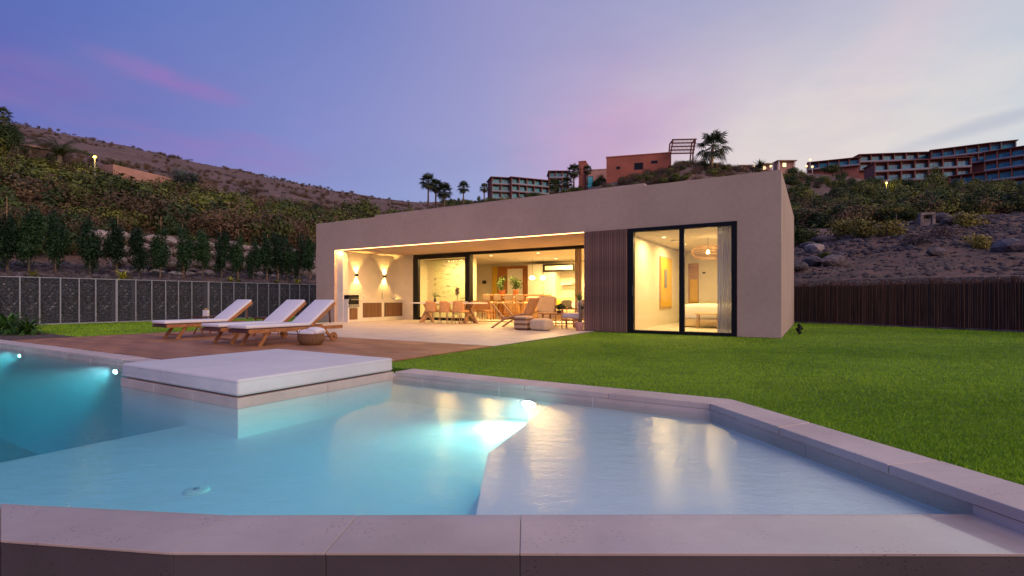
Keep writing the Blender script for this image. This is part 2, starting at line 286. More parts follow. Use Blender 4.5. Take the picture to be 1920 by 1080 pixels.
# ---------------------------------------------------------------- mesh building
class MB:
    def __init__(s): s.v = []; s.f = []
    def add(s, vs, fs):
        k = len(s.v); s.v += [tuple(p) for p in vs]; s.f += [tuple(i + k for i in f) for f in fs]; return s
    def box(s, x0, x1, y0, y1, z0, z1, T=None):
        vs = [Vector((x, y, z)) for z in (z0, z1) for y in (y0, y1) for x in (x0, x1)]
        if T: vs = [T @ p for p in vs]
        return s.add(vs, [(0,2,3,1),(4,5,7,6),(0,1,5,4),(2,6,7,3),(0,4,6,2),(1,3,7,5)])
    def prism(s, poly, z0, z1, T=None):
        n = len(poly); area = sum(poly[i][0]*poly[(i+1)%n][1] - poly[(i+1)%n][0]*poly[i][1] for i in range(n))
        if area < 0: poly = poly[::-1]
        vs = [Vector((p[0], p[1], z)) for z in (z0, z1) for p in poly]
        if T: vs = [T @ p for p in vs]
        tri = tessellate_polygon([[Vector((p[0], p[1], 0)) for p in poly]])
        fs = []
        for t_ in tri:
            a, b, c = t_; ar = (poly[b][0]-poly[a][0])*(poly[c][1]-poly[a][1]) - (poly[c][0]-poly[a][0])*(poly[b][1]-poly[a][1])
            if ar < 0: b, c = c, b
            fs.append((a + n, b + n, c + n)); fs.append((a, c, b))
        fs += [(i, (i+1) % n, (i+1) % n + n, i + n) for i in range(n)]
        return s.add(vs, fs)
    def tube(s, pts, rad, n=8, cap=True, sx=1.0):
        pts = [Vector(p) for p in pts]
        if isinstance(rad, (int, float)): rad = [rad] * len(pts)
        vs = []; ref = None
        for i, p in enumerate(pts):
            d = (pts[min(i+1, len(pts)-1)] - pts[max(i-1, 0)]).normalized()
            if ref is None: ref = d.orthogonal().normalized() if abs(d.z) > .9 else Vector((0, 0, 1)).cross(d).normalized()
            x = (ref - d * ref.dot(d)).normalized(); y = d.cross(x); ref = x
            vs += [p + (x * math.cos(2*PI*k/n) * sx + y * math.sin(2*PI*k/n)) * rad[i] for k in range(n)]
        fs = [(i*n+k, i*n+(k+1) % n, (i+1)*n+(k+1) % n, (i+1)*n+k) for i in range(len(pts)-1) for k in range(n)]
        if cap: fs += [tuple(range(n))[::-1], tuple((len(pts)-1)*n + k for k in range(n))]
        return s.add(vs, fs)
    def bar(s, p0, p1, w, h, up=(0, 0, 1)):
        p0, p1 = Vector(p0), Vector(p1); d = (p1 - p0).normalized(); upv = Vector(up)
        if abs(d.dot(upv)) > .99: upv = Vector((1, 0, 0))
        x = d.cross(upv).normalized() * (w/2); y = x.cross(d).normalized() * (h/2)
        vs = [p + x*i + y*j for p in (p0, p1) for i, j in ((-1,-1),(1,-1),(1,1),(-1,1))]
        return s.add(vs, [(0,1,2,3),(4,7,6,5),(0,4,5,1),(1,5,6,2),(2,6,7,3),(3,7,4,0)])
    def lathe(s, prof, n=20, c=(0, 0, 0), sx=1.0, sy=1.0):
        vs = [(c[0] + r*math.cos(2*PI*k/n)*sx, c[1] + r*math.sin(2*PI*k/n)*sy, c[2] + z) for r, z in prof for k in range(n)]
        fs = [(i*n+k, i*n+(k+1) % n, (i+1)*n+(k+1) % n, (i+1)*n+k) for i in range(len(prof)-1) for k in range(n)]
        fs += [tuple(range(n))[::-1], tuple((len(prof)-1)*n + k for k in range(n))]
        return s.add(vs, fs)
    def cushion(s, x0, x1, y0, y1, z0, z1, r=.04, n=8, puff=.0, T=None):
        # rounded box, a superellipsoid grid
        vs = []; fs = []; nu, nv = 4*n, 2*n; cx, cy_, cz = (x0+x1)/2, (y0+y1)/2, (z0+z1)/2; hx, hy, hz_ = (x1-x0)/2, (y1-y0)/2, (z1-z0)/2
        def pw(c, e): return math.copysign(abs(c)**e, c)
        e1 = r*6; e2 = r*3
        for j in range(nv+1):
            ph = -PI/2 + PI*j/nv
            for i in range(nu):
                th = 2*PI*i/nu; cz_ = pw(math.cos(ph), e1)
                p = Vector((cz_*pw(math.cos(th), e2), cz_*pw(math.sin(th), e2), pw(math.sin(ph), e1)))
                z = p.z * (1 + puff*(1 - p.x*p.x)*(1 - p.y*p.y))
                q = Vector((cx + p.x*hx, cy_ + p.y*hy, cz + z*hz_)); vs.append(T @ q if T else q)
        for j in range(nv):
            for i in range(nu): fs.append((j*nu+i, j*nu+(i+1) % nu, (j+1)*nu+(i+1) % nu, (j+1)*nu+i))
        return s.add(vs, fs)
    def mesh(s, name, m, smooth=False):
        me = bpy.data.meshes.new(name); me.from_pydata(s.v, [], s.f)
        if m: me.materials.append(M[m])
        if smooth: me.polygons.foreach_set('use_smooth', [True] * len(me.polygons))
        me.update(); return me
    def build(s, name, m, parent=None, smooth=False, bevel=0, seg=2):
        return link(name, s.mesh(name, m, smooth), parent, bevel, seg)
def link(name, me, parent=None, bevel=0, seg=2):
    o = bpy.data.objects.new(name, me); C.objects.link(o)
    if parent: o.parent = parent
    if bevel:
        b = o.modifiers.new('bevel', 'BEVEL'); b.width = bevel; b.segments = seg; b.limit_method = 'ANGLE'
    return o
def tag(o, label, cat, group=None):
    o['label'] = label; o['category'] = cat
    if group: o['group'] = group
    return o
def struct(o): o['kind'] = 'structure'; return o
def stuff(o, label=None, cat=None):
    o['kind'] = 'stuff'
    if label: o['label'] = label; o['category'] = cat
    return o
def thing(name, label, cat, loc=(0, 0, 0), rz=0., group=None):
    o = bpy.data.objects.new(name, None); C.objects.link(o); o.location = loc; o.rotation_euler = (0, 0, rz); o.empty_display_size = .1
    return tag(o, label, cat, group)
KIDS = {}
def copy_tree(o, parent=None):
    c = o.copy(); C.objects.link(c)
    if parent: c.parent = parent
    for ch in [q for q in bpy.data.objects if q.parent == o]: copy_tree(ch, c)
    return c
def lamp(name, kind, loc, power, colr, parent=None, size=.1, rot=None, spot=None, blend=.6, shape=None, sy=None, soft=None):
    l = bpy.data.lights.new(name, kind); l.energy = power; l.color = colr
    if kind == 'AREA':
        l.size = size
        if sy: l.shape = 'RECTANGLE'; l.size_y = sy
    else: l.shadow_soft_size = size
    if kind == 'SPOT': l.spot_size = spot; l.spot_blend = blend
    o = bpy.data.objects.new(name, l); C.objects.link(o); o.location = loc
    if parent: o.parent = parent
    if rot: o.rotation_euler = rot
    return o
def offset_poly(P, d):
    n = len(P); out = []; area = sum(P[i][0]*P[(i+1)%n][1] - P[(i+1)%n][0]*P[i][1] for i in range(n)); sg = 1 if area > 0 else -1
    for i in range(n):
        a = Vector(P[i-1][:2]); b = Vector(P[i][:2]); c = Vector(P[(i+1)%n][:2]); e1 = (b-a).normalized(); e2 = (c-b).normalized()
        n1 = Vector((e1.y, -e1.x))*sg; n2 = Vector((e2.y, -e2.x))*sg; m_ = (n1+n2); m_ = m_ / max(.2, m_.dot(n1)) if m_.length > 1e-6 else n1
        out.append((b + m_*d))
    return out

# ================================================================ terrain
G0 = Vector((-16.23, 16.97, 0)); GD = Vector((.566, .825, 0)).normalized()
F0 = Vector((13.6, 13.4, 0)); FD = Vector((-.4537, .891, 0)).normalized()
def yg(px):
    k = (px - 960) / F
    if px < 640: k = max(k, -2.2); return (G0 + GD * ((G0.x - k*G0.y) / (k*GD.y - GD.x))).y
    k = min(k, 2.2); return (F0 + FD * ((F0.x - k*F0.y) / (k*FD.y - FD.x))).y
def zp(Y, py): return EYE + (HOR - py) / F * Y
KEY = [  # photo column: (depth, z) of the ground along that line of sight
 (-800, [(yg(-240)-5, 1.45), (14, 2.1), (18, 2.8), (24, 6.2), (45, 14), (62, 21), (110, 36), (200, 72), (330, 70), (520, 20)]),
 (-200, [(yg(-200), 1.45), (yg(-200)+2.4, 1.95), (yg(-200)+4.6, 2.6), (24, 5.6), (42, 12.5), (60, 21), (110, 36), (200, zp(200, 222)), (330, 60), (520, 20)]),
 (0, [(yg(0), 1.45), (yg(0)+2.6, 1.95), (yg(0)+5.2, 2.6), (27, 5.0), (42, zp(42, 372)), (60, zp(60, 300)), (110, zp(110, 262)), (200, zp(200, 228)), (330, zp(330, 250)), (520, 20)]),
 (120, [(yg(120), 1.45), (yg(120)+2.9, 1.95), (yg(120)+6, 2.6), (30, 5.2), (44, zp(44, 395)), (62, zp(62, 330)), (110, zp(110, 280)), (200, zp(200, 250)), (330, zp(330, 270)), (520, 20)]),
 (300, [(yg(300), 1.45), (yg(300)+3.5, 2.0), (yg(300)+7.2, 2.6), (31.5, 4.9), (46, zp(46, 415)), (66, zp(66, 362)), (115, zp(115, 320)), (205, zp(205, 288)), (330, zp(330, 300)), (520, 20)]),
 (480, [(yg(480), 1.45), (yg(480)+4, 2.05), (yg(480)+8.6, 2.5), (36, 4.6), (48, zp(48, 432)), (70, zp(70, 395)), (120, zp(120, 352)), (215, zp(215, 326)), (330, zp(330, 335)), (520, 20)]),
 (620, [(yg(620), 1.45), (yg(620)+4.5, 2.1), (yg(620)+9, 2.5), (42, 4.6), (52, zp(52, 440)), (74, zp(74, 412)), (125, zp(125, 380)), (225, zp(225, 356)), (330, zp(330, 362)), (520, 20)]),
 (760, [(30, 0.2), (34, 1.5), (40, 2.5), (46, 4.2), (56, zp(56, 450)), (80, zp(80, 425)), (130, zp(130, 396)), (230, zp(230, 379)), (330, zp(330, 384)), (520, 20)]),
 (900, [(30, 0.2), (34, 1.5), (40, 2.5), (50, 4.2), (60, zp(60, 460)), (90, zp(90, 420)), (140, zp(140, 392)), (200, zp(200, 382)), (330, zp(330, 376)), (520, 20)]),
 (1030, [(30, 0.2), (34, 1.5), (40, 2.5), (50, 4.2), (60, zp(60, 460)), (90, zp(90, 400)), (140, zp(140, 376)), (200, zp(200, 372)), (330, zp(330, 380)), (520, 20)]),
 (1130, [(30, 0.2), (34, 1.5), (40, 2.5), (50, 4.2), (60, zp(60, 450)), (85, zp(85, 380)), (110, zp(110, 350)), (150, zp(150, 352)), (330, zp(330, 380)), (520, 20)]),
 (1200, [(30, 0.2), (34, 1.5), (40, 2.5), (50, 4.2), (60, zp(60, 440)), (85, zp(85, 360)), (106, zp(106, 334)), (150, zp(150, 345)), (330, zp(330, 380)), (520, 20)]),
 (1290, [(30, 0.2), (34, 1.5), (40, 2.5), (50, 4.2), (60, zp(60, 440)), (85, zp(85, 345)), (102, zp(102, 308)), (150, zp(150, 335)), (330, zp(330, 380)), (520, 20)]),
 (1380, [(28, 0.2), (32, 1.5), (38, 2.5), (48, 4.2), (60, zp(60, 440)), (85, zp(85, 360)), (106, zp(106, 326)), (150, zp(150, 330)), (330, zp(330, 380)), (520, 20)]),
 (1490, [(yg(1490), 1.35), (22, 2.0), (27, 2.9), (36, zp(36, 462)), (50, zp(50, 432)), (66, zp(66, 398)), (92, zp(92, 352)), (125, zp(125, 336)), (175, zp(175, 322)), (520, 20)]),
 (1600, [(yg(1600), 1.35), (20, 2.0), (25, 3.0), (32, zp(32, 432)), (44, zp(44, 430)), (62, zp(62, 400)), (92, zp(92, 362)), (125, zp(125, 346)), (175, zp(175, 330)), (520, 20)]),
 (1720, [(yg(1720), 1.35), (18.5, 2.0), (24, 3.3), (31, zp(31, 412)), (42, zp(42, 418)), (60, zp(60, 398)), (92, zp(92, 368)), (130, zp(130, 354)), (175, zp(175, 348)), (520, 20)]),
 (1920, [(yg(1920), 1.35), (17, 1.9), (22, 3.3), (30, zp(30, 402)), (40, zp(40, 410)), (58, zp(58, 398)), (92, zp(92, 374)), (130, zp(130, 360)), (175, zp(175, 352)), (520, 20)]),
 (2600, [(yg(2100)-4, 1.35), (16, 1.9), (20, 3.3), (28, 5.2), (38, 6.5), (56, 10.), (90, 19), (130, 29), (175, 40), (520, 20)]),
]
KX = np.array([k for k, _ in KEY], float); KY = np.array([[p[0] for p in q] for _, q in KEY]); KZ = np.array([[p[1] for p in q] for _, q in KEY])
def smooth(t): return t*t*(3-2*t)
def hill(px, q):
    """q: 0..9 row coordinate -> (Y, z)"""
    i = int(np.clip(np.searchsorted(KX, px) - 1, 0, len(KX) - 2)); f = np.clip((px - KX[i]) / (KX[i+1] - KX[i]), 0, 1)
    Ys = KY[i]*(1-f) + KY[i+1]*f
    if px < 640: Ys = Ys.copy(); Ys[0] = yg(max(px, -300)) + .25
    elif px > 1484: Ys = Ys.copy(); Ys[0] = yg(min(px, 2100)) + .12
    Zs = KZ[i]*(1-f) + KZ[i+1]*f; j = min(int(q), 8); g = q - j
    return Ys[j]*(1-g) + Ys[j+1]*g, Zs[j]*(1-g) + Zs[j+1]*g
def hill_pt(px, q, dz=True):
    Y, z = hill(px, q); x = (px - 960) / F * Y
    if dz and q > .15:
        amp = min(1, (q-.15)/1.2)
        z += amp*(noise.noise(Vector((x*.35, Y*.35, 0)))*.22 + noise.noise(Vector((x*.09, Y*.09, 3)))*.7*min(1, q/4) + noise.noise(Vector((x*1.3, Y*1.3, 5)))*.10)
        if Y > 80: z += noise.noise(Vector((x*.03, Y*.03, 8)))*1.2 + noise.noise(Vector((x*.25, Y*.25, 2)))*.4
    return Vector((x, Y, z))
def hz_at(px, Y):
    """ground height on a line of sight at depth Y"""
    lo, hi = 0.0, 9.0
    for _ in range(22):
        m_ = (lo+hi)/2
        if hill(px, m_)[0] < Y: lo = m_
        else: hi = m_
    return hill_pt(px, lo)
cols = list(np.arange(-800, 2601, 10)); rows = list(np.concatenate([np.linspace(0, 6, 73), np.linspace(6.15, 9, 20)]))
mb = MB(); nc = len(cols); mb.v = [tuple(Vector((p.x, p.y + .01, -1.8))) for p in (hill_pt(px, 0) for px in cols)] + [tuple(hill_pt(px, q)) for q in rows for px in cols]
mb.f = [(j*nc+i, j*nc+i+1, (j+1)*nc+i+1, (j+1)*nc+i) for j in range(len(rows)) for i in range(nc-1)]
struct(mb.build('hillside', 'hill_earth', None, True))
# flat land under and around everything
g = MB().add([(-900,-900,-1.9),(900,-900,-1.9),(900,900,-1.9),(-900,900,-1.9)], [(0,1,2,3)]); struct(g.build('ground', 'hill_earth'))

# ================================================================ pool
K3 = hp(-.02, -7.95); K4 = Vector((2.53, 1.90, 0))
I3 = hp(.10, -8.25); I4 = Vector((2.165, 1.90, 0))
inner = [hp(17.5,-9.4), hp(4.3,-9.4), hp(4.3,-8.25), I3, Vector((2.13, 2.287, 0)), Vector((-1.27, 2.275, 0)), Vector((-2.44, 2.405, 0)), Vector((-9.5, 3.22, 0)), Vector((-13.9, 12.6, 0))]
WZ = -.09
ip = [(p.x, p.y) for p in inner]
w = offset_poly(ip, .012)
# walls and floors of the basin
def ribbon(P, z0, z1, m, name, parent=None):
    b = MB(); n = len(P)
    for i in range(n):
        a, c = P[i], P[(i+1) % n]; b.add([(a[0],a[1],z0),(c[0],c[1],z0),(c[0],c[1],z1),(a[0],a[1],z1)], [(0,1,2,3)])
    return b.build(name, m, parent)
basin = MB().prism([(p.x, p.y) for p in offset_poly(ip, .16)], -3.0, -2.7).build('pool_basin', 'pool_plaster'); struct(basin)
b = MB(); o1 = offset_poly(ip, .006); o2 = offset_poly(ip, .15); n_ = len(ip)
for i in range(n_):
    if i in (4, 5, 6): continue        # the overflow side carries its own wall
    a, c, c2, a2 = o1[i], o1[(i+1) % n_], o2[(i+1) % n_], o2[i]; b.prism([a, c, c2, a2], -2.7, -.052)
b.build('basin_wall', 'pool_plaster', basin)
oa, ob = offset_poly(ip, .0015), offset_poly(ip, .0055)
for i in (0, 1, 2, 3, 7, 8):               # waterline course of stone
    a, c, c2, a2 = oa[i], oa[(i+1) % n_], ob[(i+1) % n_], ob[i]; m_ = max(1, int((c-a).length/.9))
    for k in range(m_): f0, f1 = k/m_ + .001, (k+1)/m_ - .001; MB().prism([tuple(a.lerp(c, f0)), tuple(a.lerp(c, f1)), tuple(a2.lerp(c2, f1)), tuple(a2.lerp(c2, f0))], -.150, -.053).build('waterline_stone', 'travertine', basin)
MB().prism([tuple(hp(4.62,-7.95)[:2]), tuple(hp(-.05,-8.05)[:2]), (2.25, 1.98), (-1.26, 1.98), tuple(hp(4.62,-12.9)[:2])], -2.69, -.36).build('shallow_floor', 'pool_plaster', basin)
MB().prism([(-.18, 2.0), (-.163, 3.42), (.46, 5.22), (.50, 5.42), tuple(hp(-.03,-8.06)[:2]), (2.24, 1.99)], -.37, -.17).build('bench', 'pool_plaster', basin)
water = MB().prism([(p.x, p.y) for p in w], -2.8, WZ).build('pool_water', 'pool_water'); struct(water)
# overflow edge: wall of stone pieces with a level wet top
bk = [Vector((2.16,2.287)), Vector((-1.27,2.275)), Vector((-2.44,2.405)), Vector((-9.5,3.22))]
ft = [Vector((2.20,1.93)), Vector((-1.31,1.94)), Vector((-2.07,2.04)), Vector((-9.5,2.85))]
edge = MB()
for i in range(3): edge.prism([bk[i] + (ft[i]-bk[i])*.05, bk[i+1] + (ft[i+1]-bk[i+1])*.05, ft[i+1]*.93 + bk[i+1]*.07, ft[i]*.93 + bk[i]*.07], -2.9, -.112)
edge = struct(edge.build('overflow_wall', 'travertine'))
def split(n_, a, b): return [a + (b-a)*k/n_ for k in range(n_+1)]
cuts = [(0, [0, .62-.0, .88, 1.0]), (1, [0, 1.0]), (2, [0, .13, .26, .39, .52, .65, .78, 1])]
# joints as the photograph shows them
jx = [2.20, .03, -.72, -1.31]
cuts[0] = (0, [(2.20-x)/(2.20+1.31) for x in jx])
k_ = 0
for seg, fr_ in cuts:
    for i in range(len(fr_)-1):
        e = .0005; f0, f1 = fr_[i] + e/2, fr_[i+1] - e/2
        B0, B1 = bk[seg].lerp(bk[seg+1], f0), bk[seg].lerp(bk[seg+1], f1); T0, T1 = ft[seg].lerp(ft[seg+1], f0), ft[seg].lerp(ft[seg+1], f1)
        dz = random.uniform(-.0012, .0)
        MB().prism([tuple(B0), tuple(B1), tuple(T1), tuple(T0)], -.108, WZ-.006+dz).build('overflow_stone', 'travertine_wet', edge, bevel=.003)
        q0, q1 = T0 + (B0-T0)*.02, T1 + (B1-T1)*.02
        for z0, z1 in ((-.62, -.109), (-1.2, -.623), (-1.85, -1.203)):
            MB().prism([tuple(q0), tuple(q1), tuple(q1 + (B1-T1)*.05), tuple(q0 + (B0-T0)*.05)], z0, z1).build('facing_stone', 'travertine_shaded', edge, bevel=.004)
# coping around the other sides
def coping_run(parent, o0, o1, i0, i1, n, z0=-.05, z1=0.0):
    for k in range(n):
        e = .0025/max(.3, (o1-o0).length/n)/n; f0, f1 = k/n + e, (k+1)/n - e
        MB().prism([tuple(o0.lerp(o1, f0)[:2]), tuple(o0.lerp(o1, f1)[:2]), tuple(i0.lerp(i1, f1)[:2]), tuple(i0.lerp(i1, f0)[:2])], z0, z1 + random.uniform(-.0015, .0015)).build('coping_stone', 'travertine', parent, bevel=.006)
bed = MB()
for q in ([hp(17.6,-9.12), hp(6.02,-9.12), hp(6.02,-9.38), hp(17.6,-9.38)], [hp(3.70,-7.95), hp(0,-7.97), hp(.1,-8.24), hp(3.70,-8.24)], [Vector((1.92,4.40,0)), Vector((2.42,2.30,0)), Vector((2.26,2.30,0)), I3 + Vector((.16,.0,0))], [Vector((2.42,2.296,0)), Vector((2.50,1.96,0)), I4 + (I3-I4)*.025 + Vector((.008,0,0)), I4 + (I3-I4)*.165 + Vector((.008,0,0))]):
    bed.prism([tuple(p[:2]) for p in q], -.40, -.054)
bed = struct(bed.build('pool_coping', 'travertine'))
coping_run(bed, hp(17.6,-9.10), hp(5.99,-9.10), hp(17.6,-9.40), hp(5.99,-9.40), 12)
coping_run(bed, hp(3.69,-7.93), K3, hp(3.69,-8.25), I3, 4)
coping_run(bed, K3, K4, I3, I4, 3)
# a second course of stone just above the water line, set back
b = MB()
for (p0, p1, q0, q1) in ((hp(3.69,-8.262), hp(.105,-8.262), hp(3.69,-8.31), hp(.09,-8.31)), (I3 + Vector((.012,.0,0)), I4 + Vector((.012,0,0)), I3 + Vector((.06,0,0)), I4 + Vector((.06,0,0))), (hp(17.5,-9.388), hp(6.0,-9.388), hp(17.5,-9.35), hp(6.0,-9.35))):
    pass
# daybed: stone plinth and mattress
RZ = TH
pl = thing('daybed_plinth', 'low stone plinth rising out of the pool under the big cushion', 'plinth', hp(4.845, -9.205), RZ)
for x0, x1, y0, y1, nm in ((-1.135, 1.135, -.965, .965, 'plinth_block'),):
    MB().box(x0+.012, x1-.012, y0+.012, y1-.012, -2.69, -.10).build('plinth_block', 'pool_plaster', pl)
for k in range(3):
    for j in range(2):
        MB().box(-1.135+k*.7567+.0015, -1.135+(k+1)*.7567-.0015, -.965+j*.965+.0015, -.965+(j+1)*.965-.0015, -.098, -.004).build('plinth_slab', 'travertine', pl, bevel=.005)
db = thing('daybed_mattress', 'large square pale grey outdoor mattress on the plinth at the pool edge', 'mattress', hp(4.845, -9.205, .01), RZ)
MB().box(-1.12, 1.12, -.955, .955, .0, .152).build('cushion', 'daybed_fabric', db, True, bevel=.022, seg=4)
b = MB()
for z in (.024, .130):
    P = [(-1.122,-.957,z),(1.122,-.957,z),(1.122,.957,z),(-1.122,.957,z)]
    for i in range(4): b.tube([P[i], P[(i+1) % 4]], .0035, 5)
b.build('piping', 'daybed_fabric', db)
# underwater lamps
for k, (px, b_, zz, lab) in enumerate(((993, -8.255, -.185, 'bright round underwater lamp in the near pool wall beside the submerged bench'), (220, -9.405, -.185, 'round underwater lamp in the far pool wall just left of the big cushion'), (40, -9.405, -.185, 'round underwater lamp in the far pool wall farthest to the left'))):
    a_ = fa(px, b_); p = hp(a_, b_ - .012, zz)
    o = thing('pool_light', lab, 'pool light', p, TH, 'lamps under water in the pool wall')
    rotm = Matrix.Rotation(R(90), 4, 'X')
    q = MB(); q.lathe([(.0, 0), (.090, .0), (.102, .008), (.102, .016)], 24); q.v = [tuple(rotm @ Vector((v_[0], v_[1]*.42, v_[2]))) for v_ in q.v]; q.build('rim', 'steel', o, True)
    q = MB(); q.lathe([(.0, 0), (.084, .0), (.078, .014), (.0, .022)], 24); q.v = [tuple(rotm @ Vector((v_[0], v_[1]*.42, v_[2]))) for v_ in q.v]; q.v = [(x, y-.002, z) for x, y, z in q.v]; q.build('lens', 'pool_lamp', o, True)
    lamp('lamp_beam', 'SPOT', (0, -.05, 0), (250 if k == 0 else 390), ((1.0, .98, .86) if k == 0 else (.55, .92, 1.0)), o, .05, (R(-80), 0, 0), R(140), 1.0)
ft_ = thing('floor_inlet', 'white round inlet fitting on the shallow pool floor', 'pool fitting', gp(369, 921, -.36) + Vector((0,0,0)))
MB().lathe([(.075, 0), (.075, .008), (.055, .014), (.0, .015)], 24).build('flange', 'white_paint', ft_, True)
MB().lathe([(.018, .015), (.018, .020), (.0, .021)], 12).build('nozzle', 'steel', ft_, True)

# ================================================================ lawn, deck, terrace
lawnP = [K4, Vector((3.0,-6,0)), Vector((34,-6,0)), Vector((34,40,0)), Vector((-36,40,0)), Vector((-36,2.85,0)), Vector((-9.9,2.85,0)), Vector((-14.4,12.9,0)), hp(17.65,-9.12), hp(4.1,-9.12), hp(4.1,-7.95), K3]
struct(MB().prism([tuple(p[:2]) for p in lawnP], -.30, -.012).build('lawn', 'turf'))
deck = struct(MB().box(-13.8, -4.44, -9.10, -4.96, -.05, -.008).build('deck', 'charcoal')); deck.location = A0; deck.rotation_euler = (0, 0, TH)
def tile_mesh(w_, d_, m, name, h=.014):
    return MB().box(-w_/2, w_/2, -d_/2, d_/2, 0, h).mesh(name, m)
pw, pd = 1.2, .20; tm = tile_mesh(pw-.004, pd-.003, 'deck_tile', 'deck_tile')
nr = int(round(4.14/pd)) 
for j in range(nr):
    y = -9.10 + (j+.5)*4.14/nr; off = [0, .4, .8][j % 3]; x = -13.8 - off
    while x < -4.44:
        x0, x1 = max(x, -13.8), min(x + pw, -4.44)
        if x1 - x0 > .08 and not (y < -8.24 and x0 > -5.9 and x1 < -3.7):
            if abs(x1-x0-pw) < .01: o = bpy.data.objects.new('tile', tm); C.objects.link(o)
            else: o = MB().box(-(x1-x0)/2+.002, (x1-x0)/2-.002, -pd/2+.0015, pd/2-.0015, 0, .014).build('tile', 'deck_tile')
            o.parent = deck; o.location = ((x0+x1)/2, y, -.006 + random.uniform(-.0006, .0006))
        x += pw
terr = struct(MB().box(-14.78, -4.44, -4.955, 3.09, -.05, -.008).build('terrace', 'charcoal')); terr.location = A0; terr.rotation_euler = (0, 0, TH)
nx, ny = 11, 9; tw, td = (14.78-4.44)/nx, (4.955+3.09)/ny; tm2 = tile_mesh(tw-.003, td-.003, 'terrace_tile', 'terrace_tile')
for i in range(nx):
    for j in range(ny):
        if i == nx-1 and j >= 5 and False: continue
        o = bpy.data.objects.new('tile', tm2); C.objects.link(o); o.parent = terr; o.location = (-14.78 + (i+.5)*tw, -4.955 + (j+.5)*td, -.004 + random.uniform(-.0005, .0005))
# strip of gravel kerb along the fence
b = MB(); q0, q1 = F0 - FD*14, F0 + FD*9; nrm = Vector((-FD.y, FD.x, 0)); nrm = nrm if nrm.x < 0 else -nrm
b.prism([tuple(q0[:2]), tuple(q1[:2]), tuple((q1+nrm*.16)[:2]), tuple((q0+nrm*.16)[:2])], -.02, .035); struct(b.build('kerb', 'grey_rock'))
# grass blades: uncountable, one object
NB = 620000
lY = np.exp(rng.uniform(np.log(2.2), np.log(27), NB)); lX = rng.uniform(-1.08, 1.08, NB)*lY
dx, dy = lX - A0.x, lY - A0.y; aa = dx*U.x + dy*U.y; bb = dx*V.x + dy*V.y
def side(P, Q): return (Q.x-P.x)*(lY-P.y) - (Q.y-P.y)*(lX-P.x)
right = (aa < 4.43) & (((aa >= 0) & (bb > -7.92)) | ((aa < 0) & (bb > -7.93 + aa*.996))) & ~((aa > -.01) & (bb > -.02)) & (side(F0, F0+FD) > .2)
left = (aa > 13.82) & (bb > -9.08) & ~((aa < 15.83) & (bb > -.02)) & ~((aa < 14.79) & (bb > -4.96)) & (side(G0, G0+GD) < -.12) & (lY > 5)
kp = right | left; X1, Y1 = lX[kp], lY[kp]; n_ = len(X1)
hgt = rng.uniform(.011, .023, n_) * np.clip(.9 + Y1*.02, 1, 1.3); wd = np.clip(.0022 + .00075*Y1, .003, .013); an = rng.uniform(0, PI, n_)
lx_, ly_ = rng.normal(0, .012, n_), rng.normal(0, .012, n_); lx_ += .008*np.sin(X1*1.7 + Y1*.8); ly_ += .008*np.sin(Y1*1.3)
vv = np.empty((n_*3, 3), np.float32)
vv[0::3] = np.stack([X1 - np.cos(an)*wd/2, Y1 - np.sin(an)*wd/2, np.full(n_, -.014)], 1)
vv[1::3] = np.stack([X1 + np.cos(an)*wd/2, Y1 + np.sin(an)*wd/2, np.full(n_, -.014)], 1)
vv[2::3] = np.stack([X1 + lx_, Y1 + ly_, hgt - .012], 1)
me = bpy.data.meshes.new('grass'); me.vertices.add(n_*3); me.vertices.foreach_set('co', vv.ravel()); me.loops.add(n_*3)
me.loops.foreach_set('vertex_index', np.arange(n_*3, dtype=np.int32)); me.polygons.add(n_); me.polygons.foreach_set('loop_start', np.arange(0, n_*3, 3, dtype=np.int32))
me.update(calc_edges=True); me.materials.append(M['turf_blade']); stuff(link('grass', me), 'short green turf grass of the lawn beside the pool', 'grass')

# ================================================================ villa
villa = thing('villa', 'low flat-roofed taupe rendered villa with a lit covered terrace', 'villa', A0, TH)
def hb(name, m, boxes, parent=villa, bevel=0, smooth=False):
    b = MB()
    for a0, a1, b0, b1, z0, z1 in boxes: b.box(-max(a0, a1), -min(a0, a1), b0, b1, z0, z1)
    return b.build(name, m, parent, smooth, bevel)
HT, CE = 3.76, 2.69
P = [(-15.82,0),(-15.82,HT),(0,HT),(0,0),(-.907,0),(-.907,CE),(-14.78,CE),(-14.78,0)]
Tm = Matrix.Rotation(R(90), 4, 'X')
b = MB(); b.prism(P, -.35, 0, Tm); b.v = [(x, y, z) for x, y, z in b.v]; b.build('front_wall', 'render_plaster', villa)
hb('side_wall', 'render_plaster', [(0, .30, .352, 7.6, 0, HT)])
hb('side_wall', 'render_plaster', [(14.782, 15.82, .352, 9.3, 0, HT)])
hb('jamb_wall', 'cream_wall', [(14.45, 14.778, .12, .365, .0, CE-.022)]); hb('kitchen_wall', 'cream_wall', [(14.765, 14.779, .368, 3.088, .0, CE-.004)])
hb('terrace_back_wall', 'cream_wall', [(13.68, 14.78, 3.09, 3.35, 0, CE)])
hb('terrace_end_wall', 'render_plaster', [(4.44, 4.73, .352, 9.3, 0, CE)])
hb('roof', 'render_plaster', [(.302, 14.78, .352, 7.6, CE, 3.45), (4.0, 14.78, 7.602, 9.3, CE, 3.45)])
hb('upper_roof', 'render_plaster', [(3.96, 15.8, 3.0, 9.2, 3.452, 4.515)])
hb('rear_wall', 'cream_wall', [(.302, 4.438, 7.15, 7.6, 0, CE-.002), (4.732, 14.78, 9.0, 9.3, 0, CE-.002)])
hb('ceiling', 'cream_wall', [(.32, 4.42, .37, 7.13, CE-.03, CE-.003), (4.74, 14.7, 3.30, 8.99, CE-.03, CE-.003)])
